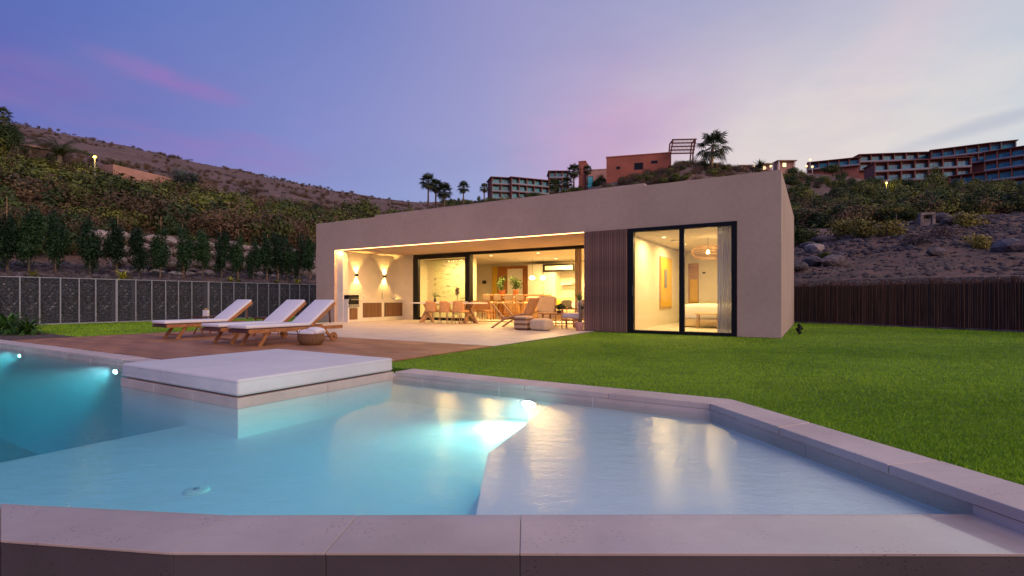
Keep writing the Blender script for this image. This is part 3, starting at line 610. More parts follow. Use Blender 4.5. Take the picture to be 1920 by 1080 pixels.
fl = hb('interior_floor', 'terrace_tile', [(.302, 4.438, .10, 7.15, -.1, .014), (4.732, 14.78, 3.092, 9.0, -.1, .010)])
hb('partition_wall', 'cream_wall', [(3.72, 4.438, .38, 7.148, .016, CE-.033)])
hb('inner_lining', 'cream_wall', [(.302, .40, .38, 7.148, .016, CE-.033)])
# LED strip along the lower front edge
ld = hb('led_strip', 'led', [(4.74, 14.76, .004, .018, CE-.018, CE-.001)])
for k in range(5): lamp('strip_light', 'AREA', (-(4.8 + 1.0 + k*2.0), .05, CE-.03), 40, (1, .52, .15), villa, 1.9, (0, 0, 0), sy=.03)
# vertical timber slats
hb('slat_backing', 'charcoal', [(3.52, 4.72, .03, .08, .02, CE-.002)])
sl = MB().box(-.0185, .0185, -.03, .028, 0.01, CE-.006).mesh('slat', 'slat_wood')
for k in range(24):
    o = bpy.data.objects.new('slat', sl); C.objects.link(o); o.parent = villa; o.location = (-(3.545 + k*(1.15/23)), -.002, random.uniform(0, .004))
# bedroom sliding door
sd_ = hb('sliding_door', 'black_metal', [(.907, 3.51, -.02, .13, CE-.10, CE-.002), (.907, 3.51, -.02, .13, 0.0, .075), (.907, 1.03, -.02, .13, .075, CE-.10), (3.36, 3.51, -.02, .13, .075, CE-.10), (2.10, 2.22, .0, .12, .075, CE-.10)], bevel=.006)
for a0, a1, bq in ((1.03, 2.10, .03), (2.22, 3.36, .08)):
    hb('pane', 'window_glass', [(a0, a1, bq, bq+.012, .075, CE-.10)], sd_)
hb('handle', 'dark_metal', [(3.37, 3.39, -.05, -.02, .95, 1.25)], sd_)
# living room glazing
L0, L1 = fa(882, 3.12), 13.66
lf = hb('sliding_door', 'black_metal', [(4.75, L1, 3.10, 3.25, CE-.11, CE-.002), (L1-.26, L1, 3.06, 3.22, .01, CE-.11), (L0, L0+.22, 3.06, 3.30, .01, CE-.11), (L0+.22, L1-.26, 3.10, 3.18, CE-.19, CE-.11), (L0+.22, L1-.26, 3.10, 3.18, .01, .12), (4.75, L0, 3.10, 3.25, .002, .035)], bevel=.005)
hb('pane', 'window_glass', [(L0+.22, L1-.26, 3.13, 3.142, .12, CE-.19)], lf)
# mural wall behind the fixed leaf, right hand side lining
mw = hb('mural_wall', 'cream_wall', [(12.05, 14.78, 5.2, 5.35, .012, CE-.035)])
hb('mural', 'mural', [(12.25, 14.3, 5.17, 5.198, .05, CE-.06)], mw)
hb('side_lining', 'cream_wall', [(4.732, 4.80, 3.3, 8.99, .012, CE-.035)]); hb('side_lining', 'cream_wall', [(14.70, 14.78, 3.36, 5.19, .012, CE-.035)])
# back wall features of the living room
b9 = 8.99
def wallbox(name, m, x0, x1, y0, y1, bq=b9, th=.05, parent=villa, bevel=0):
    a0, a1 = fa(x1, bq), fa(x0, bq); am = (a0+a1)/2
    return hb(name, m, [(a0, a1, bq-th, bq-.004, fz(y1, am, bq), fz(y0, am, bq))], parent, bevel)
dr = wallbox('entrance_door', 'door_wood', 935, 999, 499, 592, th=.07)
wallbox('door_panel', 'white_lacquer', 952, 980, 504, 585, b9-.075, .03, dr)
wallbox('kitchen_cabinet', 'white_lacquer', 1000, 1028, 497, 582, th=.55)
wallbox('kitchen_cabinet', 'white_lacquer', 1029, 1051, 497, 582, th=.55)
wallbox('wall_shelf', 'white_lacquer', 1056, 1077, 531, 534, th=.3)
wf = wallbox('high_window', 'black_metal', 1019, 1077, 495, 509, b9-.56, .06)
wallbox('pane', 'white_paint', 1022, 1074, 498, 506, b9-.625, .012, wf)
wallbox('thermostat', 'dark_metal', 905, 912, 526, 532, b9, .03)
wallbox('wall_niche', 'mustard', 924, 933, 500, 585, b9, .06)
# bedroom features
nb = hb('wall_niche', 'oak', [(3.69, 3.722, 3.87, 5.40, .55, 2.28)])
hb('niche_back', 'mustard', [(3.68, 3.69, 3.93, 5.34, .60, 2.23)], nb)
hb('hung_towel', 'grey_fabric', [(3.655, 3.68, 4.35, 4.62, 1.25, 1.85)], nb)
bd_ = wallbox('bedroom_door', 'white_paint', 1247, 1273, 462, 598, 7.14, .03)
wallbox('door_handle', 'dark_metal', 1251, 1259, 544, 547, 7.10, .03, bd_)
wallbox('wall_opening', 'oak', 1291, 1310, 494, 568, 7.14, .04)
wallbox('opening_back', 'mustard', 1294, 1308, 524, 566, 7.095, .012)
wallbox('thermostat', 'dark_metal', 1317, 1323, 510, 513, 7.14, .03)
for a_, b_, pw_ in ((3.1, 2.0, 58), (1.5, 1.6, 58), (3.0, 4.2, 58), (1.6, 4.6, 58)):
    o = MB().lathe([(.0, 0), (.045, 0), (.055, .012), (.055, .02)], 16).build('downlight', 'lamp_soft', villa); o.location = (-a_, b_, CE-.052)
    lamp('downlight_beam', 'AREA', (-a_, b_, CE-.07), pw_*1.15, (1, .64, .25), villa, .5)
o = MB().lathe([(.0, 0), (.14, 0), (.15, .02), (.15, .03)], 24).build('air_vent', 'white_paint', villa, True); o.location = (-3.0, 3.0, CE-.062)
for a_, b_, pw_ in ((6.2, 4.6, 150), (8.6, 4.6, 150), (10.8, 4.6, 130), (6.2, 7.4, 170), (9.2, 7.4, 170), (12.8, 4.2, 110)):
    o = MB().lathe([(.0, 0), (.045, 0), (.055, .012), (.055, .02)], 16).build('downlight', 'lamp_soft', villa); o.location = (-a_, b_, CE-.052)
    lamp('downlight_beam', 'AREA', (-a_, b_, CE-.07), pw_*1.15, (1, .60, .19), villa, .6)

# ================================================================ loungers (own frame: x across 0.66, y from foot to head)
def make_lounger(label):
    t = thing('sun_lounger', label, 'sun lounger', (0, 0, 0), 0, 'teak sun loungers on the deck')
    for x in (-.315, .315):
        b = MB(); b.box(x-.018, x+.018, -1.02, 1.05, .255, .325); b.build('side_rail', 'teak', t, bevel=.004)
    b = MB()
    b.box(-.297, .297, -1.03, -1.0, .262, .322); b.build('foot_rail', 'teak_dark', t, bevel=.003)
    b = MB()
    for k in range(18): y = -.98 + k*.0735; b.box(-.296, .296, y, y+.052, .318, .332)
    stuff(b.build('seat_slats', 'teak_dark', t))
    b = MB()
    for k in range(11): b.box(-.29, .29, .02 + k*.062, .062 + k*.062, 0, .014)
    bk = thing_part('backrest', b, 'teak', t)
    for x in (-.285, .285): b = MB(); b.box(x-.016, x+.016, -.0, .74, -.035, .022); b.build('backrest_stile', 'teak', bk, bevel=.003)
    for x in (-.27, .27): MB().bar((x, .56, -.03), (x, .40, -.26), .02, .03).build('prop', 'teak_dark', bk)
    bk.location = (0, .30, .335); bk.rotation_euler = (R(38.5), 0, 0)
    for x in (-.285, .285):
        b = MB(); b.bar((x, -.62, .27), (x - .0, -.80, .0), .036, .062, (0, 1, .3)); b.build('leg', 'teak', t, bevel=.004)
        b = MB(); b.bar((x, .60, .27), (x, .78, .075), .036, .055, (0, 1, .3)); b.build('rear_leg', 'teak', t, bevel=.004)
    b = MB(); b.bar((-.285, -.76, .085), (.285, -.76, .085), .022, .03); b.build('crossbar', 'teak', t)
    b = MB(); b.tube([(-.36, .80, .09), (.36, .80, .09)], .011, 8); b.build('axle', 'steel', t)
    Ty = Matrix.Rotation(R(90), 4, 'Y')
    for x in (-.345, .345):
        b = MB(); b.lathe([(.0, -.016), (.088, -.016), (.092, -.010), (.092, .010), (.088, .016), (.0, .016)], 24); b.v = [tuple(Ty @ Vector(p)) for p in b.v]
        wh = b.build('wheel', 'teak', t); wh.location = (x, .80, .092)
        b = MB(); b.lathe([(.0, -.020), (.022, -.020), (.022, .020), (.0, .020)], 12); b.v = [tuple(Ty @ Vector(p)) for p in b.v]; b.build('hub', 'dark_metal', wh)
    m1 = MB(); m1.box(-.30, .30, -1.05, .30, .338, .402); ms = m1.build('mattress', 'white_fabric', t, True, bevel=.024, seg=4)
    m2 = MB(); m2.box(-.30, .30, 0, .76, .018, .078); mb2 = m2.build('mattress_back', 'white_fabric', t, True, bevel=.024, seg=4); mb2.location = bk.location; mb2.rotation_euler = bk.rotation_euler
    return t
def thing_part(name, b, m, t): return b.build(name, m, t)
lg = make_lounger('teak sun lounger with white cushion nearest the house, basket beside its wheel')
lg.location = hp(8.30, -6.45); lg.rotation_euler = (0, 0, TH + R(0))
l2 = copy_tree(lg); l2['label'] = 'middle teak sun lounger with white cushion, pushed up to the nearest one'; l2.location = hp(9.28, -6.42); l2.rotation_euler.z = TH + R(1.5)
l3 = copy_tree(lg); l3['label'] = 'teak sun lounger with white cushion standing apart, farthest to the left'; l3.location = hp(11.5, -6.3); l3.rotation_euler.z = TH + R(-1)
# small folding side tables
def make_table(label):
    t = thing('side_table', label, 'side table', (0, 0, 0), 0, 'low folding teak tables by the loungers')
    s = MB().box(-.036, .036, -.24, .24, -.009, .009).mesh('slat', 'teak_dark')
    for k in range(6): o = link('slat', s, t); o.location = (-.20 + k*.08, 0, .44)
    for y in (-.19, .19):
        for sx in (-1, 1): b = MB(); b.bar((-.20*sx, y + .012*sx, .425), (.21*sx, y + .012*sx, .0), .018, .030, (0, 1, 0)); b.build('leg', 'teak', t)
        b = MB(); b.box(-.23, .23, y-.012, y+.012, .41, .430); b.build('rail', 'teak', t)
    return t
tb = make_table('small teak folding table carrying a white bag, behind the left lounger'); tb.location = hp(12.25, -5.95); tb.rotation_euler.z = TH
t2 = copy_tree(tb); t2['label'] = 'small bare teak folding table between the left and middle loungers'; t2.location = hp(10.4, -5.55); t2.rotation_euler.z = TH
bag = thing('gift_bag', 'small white bag with gold top on the left side table', 'bag', hp(12.22, -5.98, .450), TH + .3)
b = MB(); P0 = [(-.065,-.035,0),(.065,-.035,0),(.065,.035,0),(-.065,.035,0)]; P1 = [(-.072,-.030,.15),(.072,-.030,.15),(.072,.030,.15),(-.072,.030,.15)]
b.add(P0 + P1, [(0,3,2,1),(0,1,5,4),(1,2,6,5),(2,3,7,6),(3,0,4,7)]); b.build('body', 'bag_paper', bag)
for x in (-.030, .030): MB().tube([(x-.018*0-.012, -.0, .12), (x-.012, 0, .19), (x+.012, 0, .19), (x+.012, 0, .12)], .005, 6).build('handle', 'oak', bag)
MB().lathe([(.022, 0), (.022, .10), (.010, .13), (.010, .185), (.0, .187)], 12, (0, 0, .01)).build('bottle', 'mustard', bag, True)
bs = thing('wicker_basket', 'round wicker basket with white towels beside the lounger wheel', 'basket', hp(7.55, -6.50), TH + .2)
b = MB(); n_ = 32; prof = [(.0, .0), (.15, .0), (.19, .03), (.225, .09), (.235, .15), (.225, .205), (.232, .225), (.215, .225), (.205, .20), (.19, .10), (.0, .06)]
b.lathe(prof, n_, sx=1.15, sy=.92); b.build('basket_body', 'rattan', bs, True)
for s in (-1, 1):
    b = MB(); b.tube([(s*.245 + s*.03*math.sin(u_), math.cos(u_)*.055, .235 + .045*math.sin(u_)) for u_ in np.linspace(-.3, PI+.3, 12)], .009, 6); b.build('handle', 'white_fabric', bs, True)
tw_ = MB(); tw_.cushion(-.20, .18, -.14, .14, .12, .30, .12, 6, .1); tw_.build('towel', 'white_fabric', bs, True)
tw_ = MB(); tw_.cushion(-.06, .20, -.12, .16, .20, .345, .12, 6, .1, Matrix.Rotation(.12, 4, 'Y')); tw_.build('towel', 'white_fabric', bs, True)

# ================================================================ outdoor kitchen on the left wall of the terrace
kt = thing('outdoor_kitchen', 'pale built-in outdoor kitchen counter with timber cabinet doors under the wall lamps', 'kitchen counter', A0, TH)
KF = 14.18                                                 # front of the counter
def kb(name, m, boxes, parent=kt, bevel=0): return hb(name, m, boxes, parent, bevel)
def kbp(px): k = (px-960)/F; a = KF; return (k*(A0.y+U.y*a) - (A0.x+U.x*a)) / (V.x - k*V.y)   # depth b on the counter front
kb('counter_body', 'cream_wall', [(KF+.02, 14.448, .135, 3.088, .01, .80), (14.449, 14.764, .37, 3.088, .01, .80)])
kb('worktop', 'cream_wall', [(KF-.01, 14.446, .13, 3.088, .802, .86), (14.447, 14.764, .37, 3.088, .802, .86)], bevel=.004)
for p0, p1 in ((681, 715.5), (721.5, 754.5)):
    b0, b1 = max(.4, kbp(p0)), min(kbp(p1), 3.0)
    d = kb('cabinet_door', 'charcoal', [(KF+.004, KF+.022, b0, b1, .16, .72)])
    sm = MB().box(-.012, .0, -.028, .028, .165, .715).mesh('slat', 'cabinet_wood'); n_ = int((b1-b0)/.062)
    for k in range(n_): o = link('slat', sm, d); o.location = (-(KF-.008), b0 + (k+.5)*(b1-b0)/n_, 0)
g0, g1 = .16, kbp(672.5)
kb('cabinet_door', 'cabinet_wood', [(KF+.002, KF+.022, g0+.05, g1-.05, .10, .52)])
gr = thing('barbecue', 'black and steel gas barbecue built into the outdoor kitchen counter', 'barbecue', A0, TH)
hb('control_panel', 'steel', [(KF-.05, KF+.02, g0, g1, .56, .66)], gr, .004)
hb('firebox', 'black_metal', [(KF-.02, 14.44, g0, g1, .662, .90)], gr, .006)
hb('lid', 'black_metal', [(KF-.03, 14.44, g0, g1, .904, 1.02)], gr, .02)
hb('lid_handle', 'steel', [(KF-.075, KF-.055, g0+.05, g1-.05, .83, .855)], gr, .004)
for k in range(4):
    o = MB().box(0, .02, -.018, .018, -.018, .018).build('knob', 'black_metal', gr, bevel=.005); o.location = (-(KF-.05), g0 + (k+.5)*(g1-g0)/4, .61)
fc = thing('tap', 'slim curved steel tap on the outdoor kitchen worktop', 'tap', hp(14.55, 2.2, .862), TH)
MB().tube([(0, 0, 0), (0, 0, .26), (.02, 0, .30), (.08, 0, .32), (.14, 0, .30), (.15, 0, .25)], .011, 8).build('spout', 'steel', fc, True)
MB().box(-.02, .0, .01, .07, .05, .062).build('lever', 'steel', fc)
bt = thing('soap_bottle', 'small glass bottle on the worktop below the left wall lamp', 'bottle', hp(14.45, 1.15, .862), TH)
MB().lathe([(.032, 0), (.034, .10), (.014, .14), (.014, .18), (.0, .182)], 14).build('body', 'ceramic', bt, True); MB().box(-.006, .03, -.006, .006, .182, .195).build('pump', 'dark_metal', bt)
bw = thing('fruit_bowl', 'shallow pale bowl near the far end of the outdoor worktop', 'bowl', hp(14.45, 2.75, .862), TH)
MB().lathe([(.03, 0), (.10, .03), (.14, .09), (.13, .09), (.09, .04), (.0, .02)], 20).build('body', 'ceramic', bw, True)
# wall lamps, beams up and down
def wb(px, a): k = (px-960)/F; return (k*(A0.y+U.y*a) - (A0.x+U.x*a)) / (V.x - k*V.y)
for px, lab in ((668.5, 'black up-and-down wall lamp above the barbecue'), (721, 'black up-and-down wall lamp above the far cabinet doors')):
    bq = wb(px, 14.74); o = thing('wall_lamp', lab, 'wall lamp', hp(14.78, bq, 1.80), TH, 'lit wall lamps of the terrace')
    MB().box(.002, .09, -.055, .055, -.055, .055).build('housing', 'black_metal', o, bevel=.006)
    MB().box(.02, .075, -.04, .04, .0555, .058).build('lens', 'lamp_warm', o); MB().box(.02, .075, -.04, .04, -.058, -.0555).build('lens', 'lamp_warm', o)
    lamp('beam_up', 'SPOT', (.06, 0, .065), 110, (1, .56, .14), o, .012, (PI, R(0), 0), R(84), .35)
    lamp('beam_down', 'SPOT', (.06, 0, -.065), 120, (1, .56, .14), o, .012, (0, 0, 0), R(84), .35)

# ================================================================ dining set on the terrace
dt = thing('dining_table', 'long dining table with pale top and crossed timber trestle legs on the terrace', 'dining table', hp(10.75, 1.72), TH)
MB().box(-1.42, 1.42, -.45, .45, .70, .745).build('tabletop', 'white_lacquer', dt, bevel=.006)
for x in (-1.0, 1.0):
    for s in (-1, 1): b = MB(); b.bar((x - .0, s*.34, 0), (x + (.22 if x < 0 else -.22)*1, -s*.28, .70), .10, .10, (1, 0, 0)); b.build('trestle_leg', 'oak', dt, bevel=.006)
    for s in (-1, 1): b = MB(); b.bar((x + s*.30, .0, 0), (x - s*.12, .0, .70), .09, .09, (0, 1, 0)); b.build('trestle_leg', 'oak', dt, bevel=.006)
def make_chair(label, m='tan_fabric'):
    t = thing('dining_chair', label, 'chair', (0, 0, 0), 0, 'upholstered dining chairs round the terrace table')
    b = MB(); rws = 7; cs = 13
    for j in range(rws):
        v_ = j/(rws-1); z = .40 + v_*.40
        for i in range(cs):
            th = (-1 + 2*i/(cs-1))*1.25; r_ = .255 - .02*v_
            b.v.append((math.sin(th)*r_, -math.cos(th)*r_*.95 - .03*v_, z - .10*abs(th/1.25)**3*v_))
    b.f = [(j*cs+i, j*cs+i+1, (j+1)*cs+i+1, (j+1)*cs+i) for j in range(rws-1) for i in range(cs-1)]
    o = b.build('backrest', m, t, True); s = o.modifiers.new('thick', 'SOLIDIFY'); s.thickness = .035; s.offset = 0
    MB().cushion(-.23, .23, -.23, .22, .40, .48, .06, 6, .05).build('seat', m, t, True)
    for sx in (-1, 1):
        for sy in (-1, 1): MB().tube([(sx*.16, sy*.15, .41), (sx*.21, sy*.21, 0)], [.016, .010], 8).build('leg', 'oak', t)
    return t
ch = make_chair('tan dining chair seen from behind, leftmost of the three at the terrace table')
aL = [fa(812, 1.12), fa(838, 1.12), fa(863.5, 1.12)]
ch.location = hp(aL[0], 1.12, .006); ch.rotation_euler.z = TH
for k, (a_, lab) in enumerate(((aL[1], 'tan dining chair seen from behind, middle of the three at the terrace table'), (aL[2], 'tan dining chair seen from behind, next to the right trestle of the terrace table'))):
    c = copy_tree(ch); c.location = hp(a_, 1.12, .006); c.rotation_euler.z = TH + random.uniform(-.05, .05); c['label'] = lab
for a_, lab in ((aL[0]-.2, 'tan dining chair on the far side of the terrace table, by its left end'), (aL[1]-.2, 'tan dining chair on the far side of the terrace table, at its middle'), (aL[2]-.1, 'tan dining chair on the far side of the terrace table, by the right trestle')):
    c = copy_tree(ch); c.location = hp(a_, 2.36, .006); c.rotation_euler.z = TH + PI; c['label'] = lab

# ---- plants: leaf clouds
def leaves(n, rad, ctr=(0, 0, 0), size=.05, blobs=7, seed=0, hollow=.55, flat=1.0, narrow=.5, fold=True, down=.0):
    r = np.random.default_rng(seed); rad = np.array(rad, float)
    bc = r.normal(0, 1, (blobs, 3)); bc /= np.linalg.norm(bc, axis=1)[:, None]; bc *= r.uniform(.25, .62, (blobs, 1)); bc[:, 2] *= flat
    br = r.uniform(.34, .55, blobs); k = r.integers(0, blobs, n)
    d = r.normal(0, 1, (n, 3)); d /= np.linalg.norm(d, axis=1)[:, None]; rr = br[k] * r.uniform(hollow, 1.08, n)
    p = (bc[k] + d*rr[:, None]) * rad + np.array(ctr)
    s = size * r.uniform(.6, 1.35, n)
    u = r.normal(0, 1, (n, 3)); nn = d + r.normal(0, .55, (n, 3)); nn[:, 2] += .3; nn /= np.linalg.norm(nn, axis=1)[:, None]
    u -= nn * (u*nn).sum(1)[:, None]; u[:, 2] -= down; u /= np.linalg.norm(u, axis=1)[:, None]; w_ = np.cross(nn, u)
    v = np.empty((n, 4, 3)); v[:, 0] = p - u*s[:, None]; v[:, 1] = p + w_*(s*narrow)[:, None]; v[:, 2] = p + u*s[:, None]; v[:, 3] = p - w_*(s*narrow)[:, None]
    return v.reshape(-1, 3)
def leaf_mesh(name, m, V_, extra=None, m2='twig'):
    n = len(V_)//4; vs = V_; fs = np.arange(n*4).reshape(-1, 4)
    if extra: vs = np.vstack([V_, np.array(extra.v, float)])
    me = bpy.data.meshes.new(name); fl = [tuple(f) for f in fs.tolist()] + ([tuple(i + n*4 for i in f) for f in extra.f] if extra else [])
    me.from_pydata(vs.tolist(), [], fl); me.materials.append(M[m])
    if extra:
        me.materials.append(M[m2]); idx = [0]*n + [1]*len(extra.f); me.polygons.foreach_set('material_index', idx)
    me.update(); return me
def blade_plant(n, length, width, seed, spread=1.0, droop=.6, up=.5, z0=0., seg=4):
    """strap leaves springing from one point"""
    r = random.Random(seed); b = MB()
    for i in range(n):
        az_ = r.uniform(0, 2*PI); e0 = r.uniform(up, 1.45)*1.0; l = length*r.uniform(.7, 1.1); pts = []; p = Vector((0, 0, z0)); e = e0
        for k in range(seg+1):
            pts.append(p.copy()); d = Vector((math.cos(az_)*math.cos(e), math.sin(az_)*math.cos(e), math.sin(e))); p = p + d*l/seg; e -= droop*r.uniform(.7, 1.2)/seg*2
        wv = Vector((-math.sin(az_), math.cos(az_), 0)); k0 = len(b.v)
        for k, q in enumerate(pts):
            wk = width*(1 - (k/seg)**1.6)*.5 + .0008; b.v += [tuple(q - wv*wk), tuple(q + wv*wk)]
        b.f += [(k0+2*k, k0+2*k+1, k0+2*k+3, k0+2*k+2) for k in range(seg)]
    return b

# ================================================================ lounge corner of the terrace
def at_b(px, b): return fa(px, b)
def pt(px, b, z=.008): return hp(fa(px, b), b, z)
lc = thing('lounge_chair', 'low timber lounge chair with woven back and long crossed side frame', 'lounge chair', pt(968, .15), R(152))
for y in (-.33, .33):
    MB().bar((.66, y, .0), (.18, y, .30), .045, .06, (0, 1, 0)).build('front_leg', 'oak', lc, bevel=.006)
    MB().bar((.20, y, .26), (.62, y, .70), .04, .055, (0, 1, 0)).build('arm_post', 'oak', lc, bevel=.006)
    MB().bar((.30, y, .27), (-.62, y, .50), .04, .055, (0, 1, 0)).build('side_rail', 'oak', lc, bevel=.006)
    MB().bar((-.30, y, .30), (-.62, y, .0), .045, .05, (0, 1, 0)).build('rear_leg', 'oak', lc, bevel=.006)
MB().bar((.2, -.33, .28), (.2, .33, .28), .04, .04).build('crossbar', 'oak', lc)
b = MB(); b.box(-.38, .34, -.31, .31, -.02, .03); sx_ = b.build('seat', 'rattan', lc, bevel=.01); sx_.location = (0, 0, .34); sx_.rotation_euler = (0, R(10), 0)
b = MB(); b.box(-.02, .03, -.31, .31, 0, .58); sx_ = b.build('backrest', 'tan_fabric', lc, bevel=.012); sx_.location = (-.38, 0, .36); sx_.rotation_euler = (0, R(-24), 0)
pf = thing('pouf', 'square striped tan pouf on the terrace edge', 'pouf', pt(982, -.50), TH, 'floor poufs on the terrace')
MB().cushion(-.21, .21, -.21, .21, .0, .395, .05, 8, .0).build('cushion', 'striped_cushion', pf, True)
pf2 = thing('pouf', 'low rounded plain tan pouf right of the striped one', 'pouf', pt(1015.5, -.48), TH, 'floor poufs on the terrace')
MB().cushion(-.26, .26, -.26, .26, .0, .335, .085, 8, .0).build('cushion', 'linen', pf2, True)
ct = thing('coffee_table', 'round-ended timber coffee table behind the poufs', 'coffee table', pt(1046, 1.05), TH)
b = MB(); P = [(math.cos(u_)*.62, math.sin(u_)*.42) for u_ in np.linspace(0, 2*PI, 33)[:-1]]; b.prism(P, .40, .44); b.build('tabletop', 'teak', ct, bevel=.008)
for x, y in ((-.38, -.24), (.38, -.24), (-.38, .24), (.38, .24)): MB().tube([(x, y, .40), (x*1.08, y*1.08, 0)], [.032, .024], 10).build('leg', 'teak', ct)
MB().box(-.36, .36, -.02, .02, .20, .225).build('shelf_rail', 'teak', ct)
pp = thing('potted_plant', 'small bushy plant in dark pot on the coffee table', 'plant', pt(1050, 1.05, .45), TH)
MB().lathe([(.09, 0), (.11, .08), (.10, .08), (.0, .07)], 16).build('pot', 'charcoal', pp, True); link('foliage', leaf_mesh('foliage', 'pot_plant', leaves(420, (.17, .17, .17), (0, 0, .20), .035, 6, 3, .3)), pp)
ac = thing('armchair', 'pale high-backed armchair behind the coffee table', 'armchair', pt(1036, 2.35), TH + R(170))
MB().cushion(-.36, .36, -.36, .36, .22, .44, .06, 6, .05).build('seat', 'linen', ac, True)
MB().cushion(-.36, .36, .24, .40, .40, .96, .06, 6, .0).build('backrest', 'linen', ac, True)
for x in (-.37, .37):
    MB().bar((x, -.32, .58), (x, .36, .60), .05, .03).build('armrest', 'oak', ac)
    for y in (-.30, .32): MB().tube([(x, y, .58), (x, y, 0)], .018, 8).build('leg', 'oak', ac)
ac2 = thing('armchair', 'timber armchair with white seat cushion behind the potted yucca', 'armchair', pt(1082, .80), TH + R(-100))
MB().cushion(-.32, .32, -.33, .33, .30, .46, .06, 6, .05).build('seat', 'white_fabric', ac2, True)
MB().cushion(-.30, .30, .20, .34, .44, .86, .06, 6, .0).build('backrest', 'white_fabric', ac2, True)
for x in (-.34, .34):
    MB().bar((x, -.32, .56), (x, .34, .58), .045, .03).build('armrest', 'oak', ac2); MB().bar((x, -.32, .26), (x, .34, .26), .03, .04).build('side_rail', 'oak', ac2)
    for y in (-.30, .32): MB().tube([(x, y, .56), (x, y, 0)], .017, 8).build('leg', 'oak', ac2)
yc = thing('potted_yucca', 'tall yucca in pink pot against the slatted panel', 'plant', pt(1086.5, -.02), TH)
MB().lathe([(.10, 0), (.125, .20), (.13, .24), (.11, .24), (.0, .21)], 18).build('pot', 'pink_pot', yc, True)
MB().tube([(0, 0, .2), (.01, .0, .45), (-.01, .01, .70), (.0, 0, .84)], [.034, .028, .03, .022], 8).build('trunk', 'trunk', yc, True)
MB().tube([(.03, .02, .2), (.05, .02, .42), (.06, .03, .58)], [.024, .02, .016], 8).build('trunk', 'trunk', yc, True)
blade_plant(46, .34, .026, 5, droop=.5, up=.0, z0=.82).build('crown', 'pot_plant', yc)
cr = blade_plant(26, .24, .022, 6, droop=.5, up=.1, z0=.0).build('crown', 'pot_plant', yc); cr.location = (.06, .03, .57)
# table-top things: vases on the terrace table
vs_ = thing('vase', 'small dark vase of twigs on the left of the terrace table', 'vase', hp(fa(814, 1.7), 1.75, .752), TH)
MB().lathe([(.03, 0), (.05, .05), (.045, .11), (.02, .15), (.025, .17), (.0, .165)], 14).build('body', 'charcoal', vs_, True)
blade_plant(22, .32, .012, 9, droop=.25, up=.8, z0=.15).build('stems', 'pot_plant', vs_)
v2 = thing('vase', 'clear glass vase with a ball of flowers on the terrace table', 'vase', hp(fa(856, 1.7), 1.75, .752), TH)
MB().lathe([(.05, 0), (.03, .04), (.022, .16), (.04, .26), (.038, .26), (.018, .16), (.0, .05)], 14).build('body', 'clear_glass', v2, True)
link('flowers', leaf_mesh('flowers', 'dry_bush', leaves(260, (.15, .15, .17), (0, 0, .42), .03, 5, 4, .2), MB().tube([(0, 0, .05), (0, 0, .40)], .006, 5)), v2)
for px, b_, lab in ((845, 1.6, 'stacked pale plates on the terrace table left of the flower vase'), (872, 1.6, 'stacked pale plates on the terrace table right of the flower vase')):
    o = thing('plate_stack', lab, 'plates', hp(fa(px, b_), b_, .747), TH)
    for k in range(2): q = MB().lathe([(.07, 0), (.12, .012), (.12, .016), (.0, .008)], 20).build('plate', 'ceramic', o, True); q.location = (0, 0, k*.012)

# ================================================================ inside the living room
bt_ = thing('bar_table', 'tall pale timber bar table with pots of greenery inside the living room', 'bar table', hp(fa(972, 5.4), 5.4, .012), TH)
MB().box(-1.55, 1.35, -.38, .38, .98, 1.04).build('tabletop', 'oak', bt_, bevel=.006)
for x in (-1.35, .15, 1.2): MB().box(x-.05, x+.05, -.32, .32, .0, .978).build('leg', 'oak', bt_)
def make_stool(label):
    t = thing('bar_stool', label, 'bar stool', (0, 0, 0), 0, 'timber bar stools with pale backs at the bar table')
    for sx in (-1, 1):
        MB().tube([(sx*.20, -.20, 0), (sx*.19, -.20, 1.06)], .016, 8).build('leg', 'teak', t); MB().tube([(sx*.20, .20, 0), (sx*.19, .19, .68)], .016, 8).build('leg', 'teak', t)
        MB().bar((sx*.195, -.2, .30), (sx*.195, .2, .30), .02, .02).build('stretcher', 'teak', t)
    MB().bar((-.195, .19, .26), (.195, .19, .26), .02, .02).build('stretcher', 'teak', t); MB().bar((-.195, -.2, .26), (.195, -.2, .26), .02, .02).build('stretcher', 'teak', t)
    MB().cushion(-.21, .21, -.21, .21, .66, .74, .06, 5, .0).build('seat', 'linen', t, True); MB().cushion(-.19, .19, -.215, -.175, .80, 1.05, .06, 5, .0).build('backrest', 'linen', t, True)
    return t
st = make_stool('bar stool farthest to the left at the bar table'); sx_ = [917, 938, 958, 979]
st.location = hp(fa(sx_[0], 4.75), 4.75, .012); st.rotation_euler.z = TH
for px, lab in zip(sx_[1:], ('bar stool second from the left, under the left potted plant', 'bar stool under the right potted plant on the bar table', 'bar stool at the right end of the bar table')):
    c = copy_tree(st); c.location = hp(fa(px, 4.75), 4.75, .012); c.rotation_euler.z = TH + random.uniform(-.1, .1); c['label'] = lab
for px, sz, seed, lab in ((941, 1.0, 31, 'bushy plant in terracotta pot on the bar table, left of two'), (967, .92, 32, 'bushy plant in terracotta pot on the bar table, right of two')):
    o = thing('potted_plant', lab, 'plant', hp(fa(px, 5.3), 5.3, 1.055), TH)
    MB().lathe([(.10, 0), (.14, .17), (.15, .19), (.13, .19), (.0, .16)], 18).build('pot', 'terracotta', o, True)
    link('foliage', leaf_mesh('foliage', 'pot_plant', leaves(520, (.36*sz, .30, .40*sz), (0, 0, .48), .045, 9, seed, .3), MB().tube([(0, 0, .15), (.02, 0, .4)], .012, 6).tube([(0, 0, .15), (-.1, 0, .5)], .008, 5).tube([(0, 0, .15), (.12, 0, .48)], .008, 5)), o)
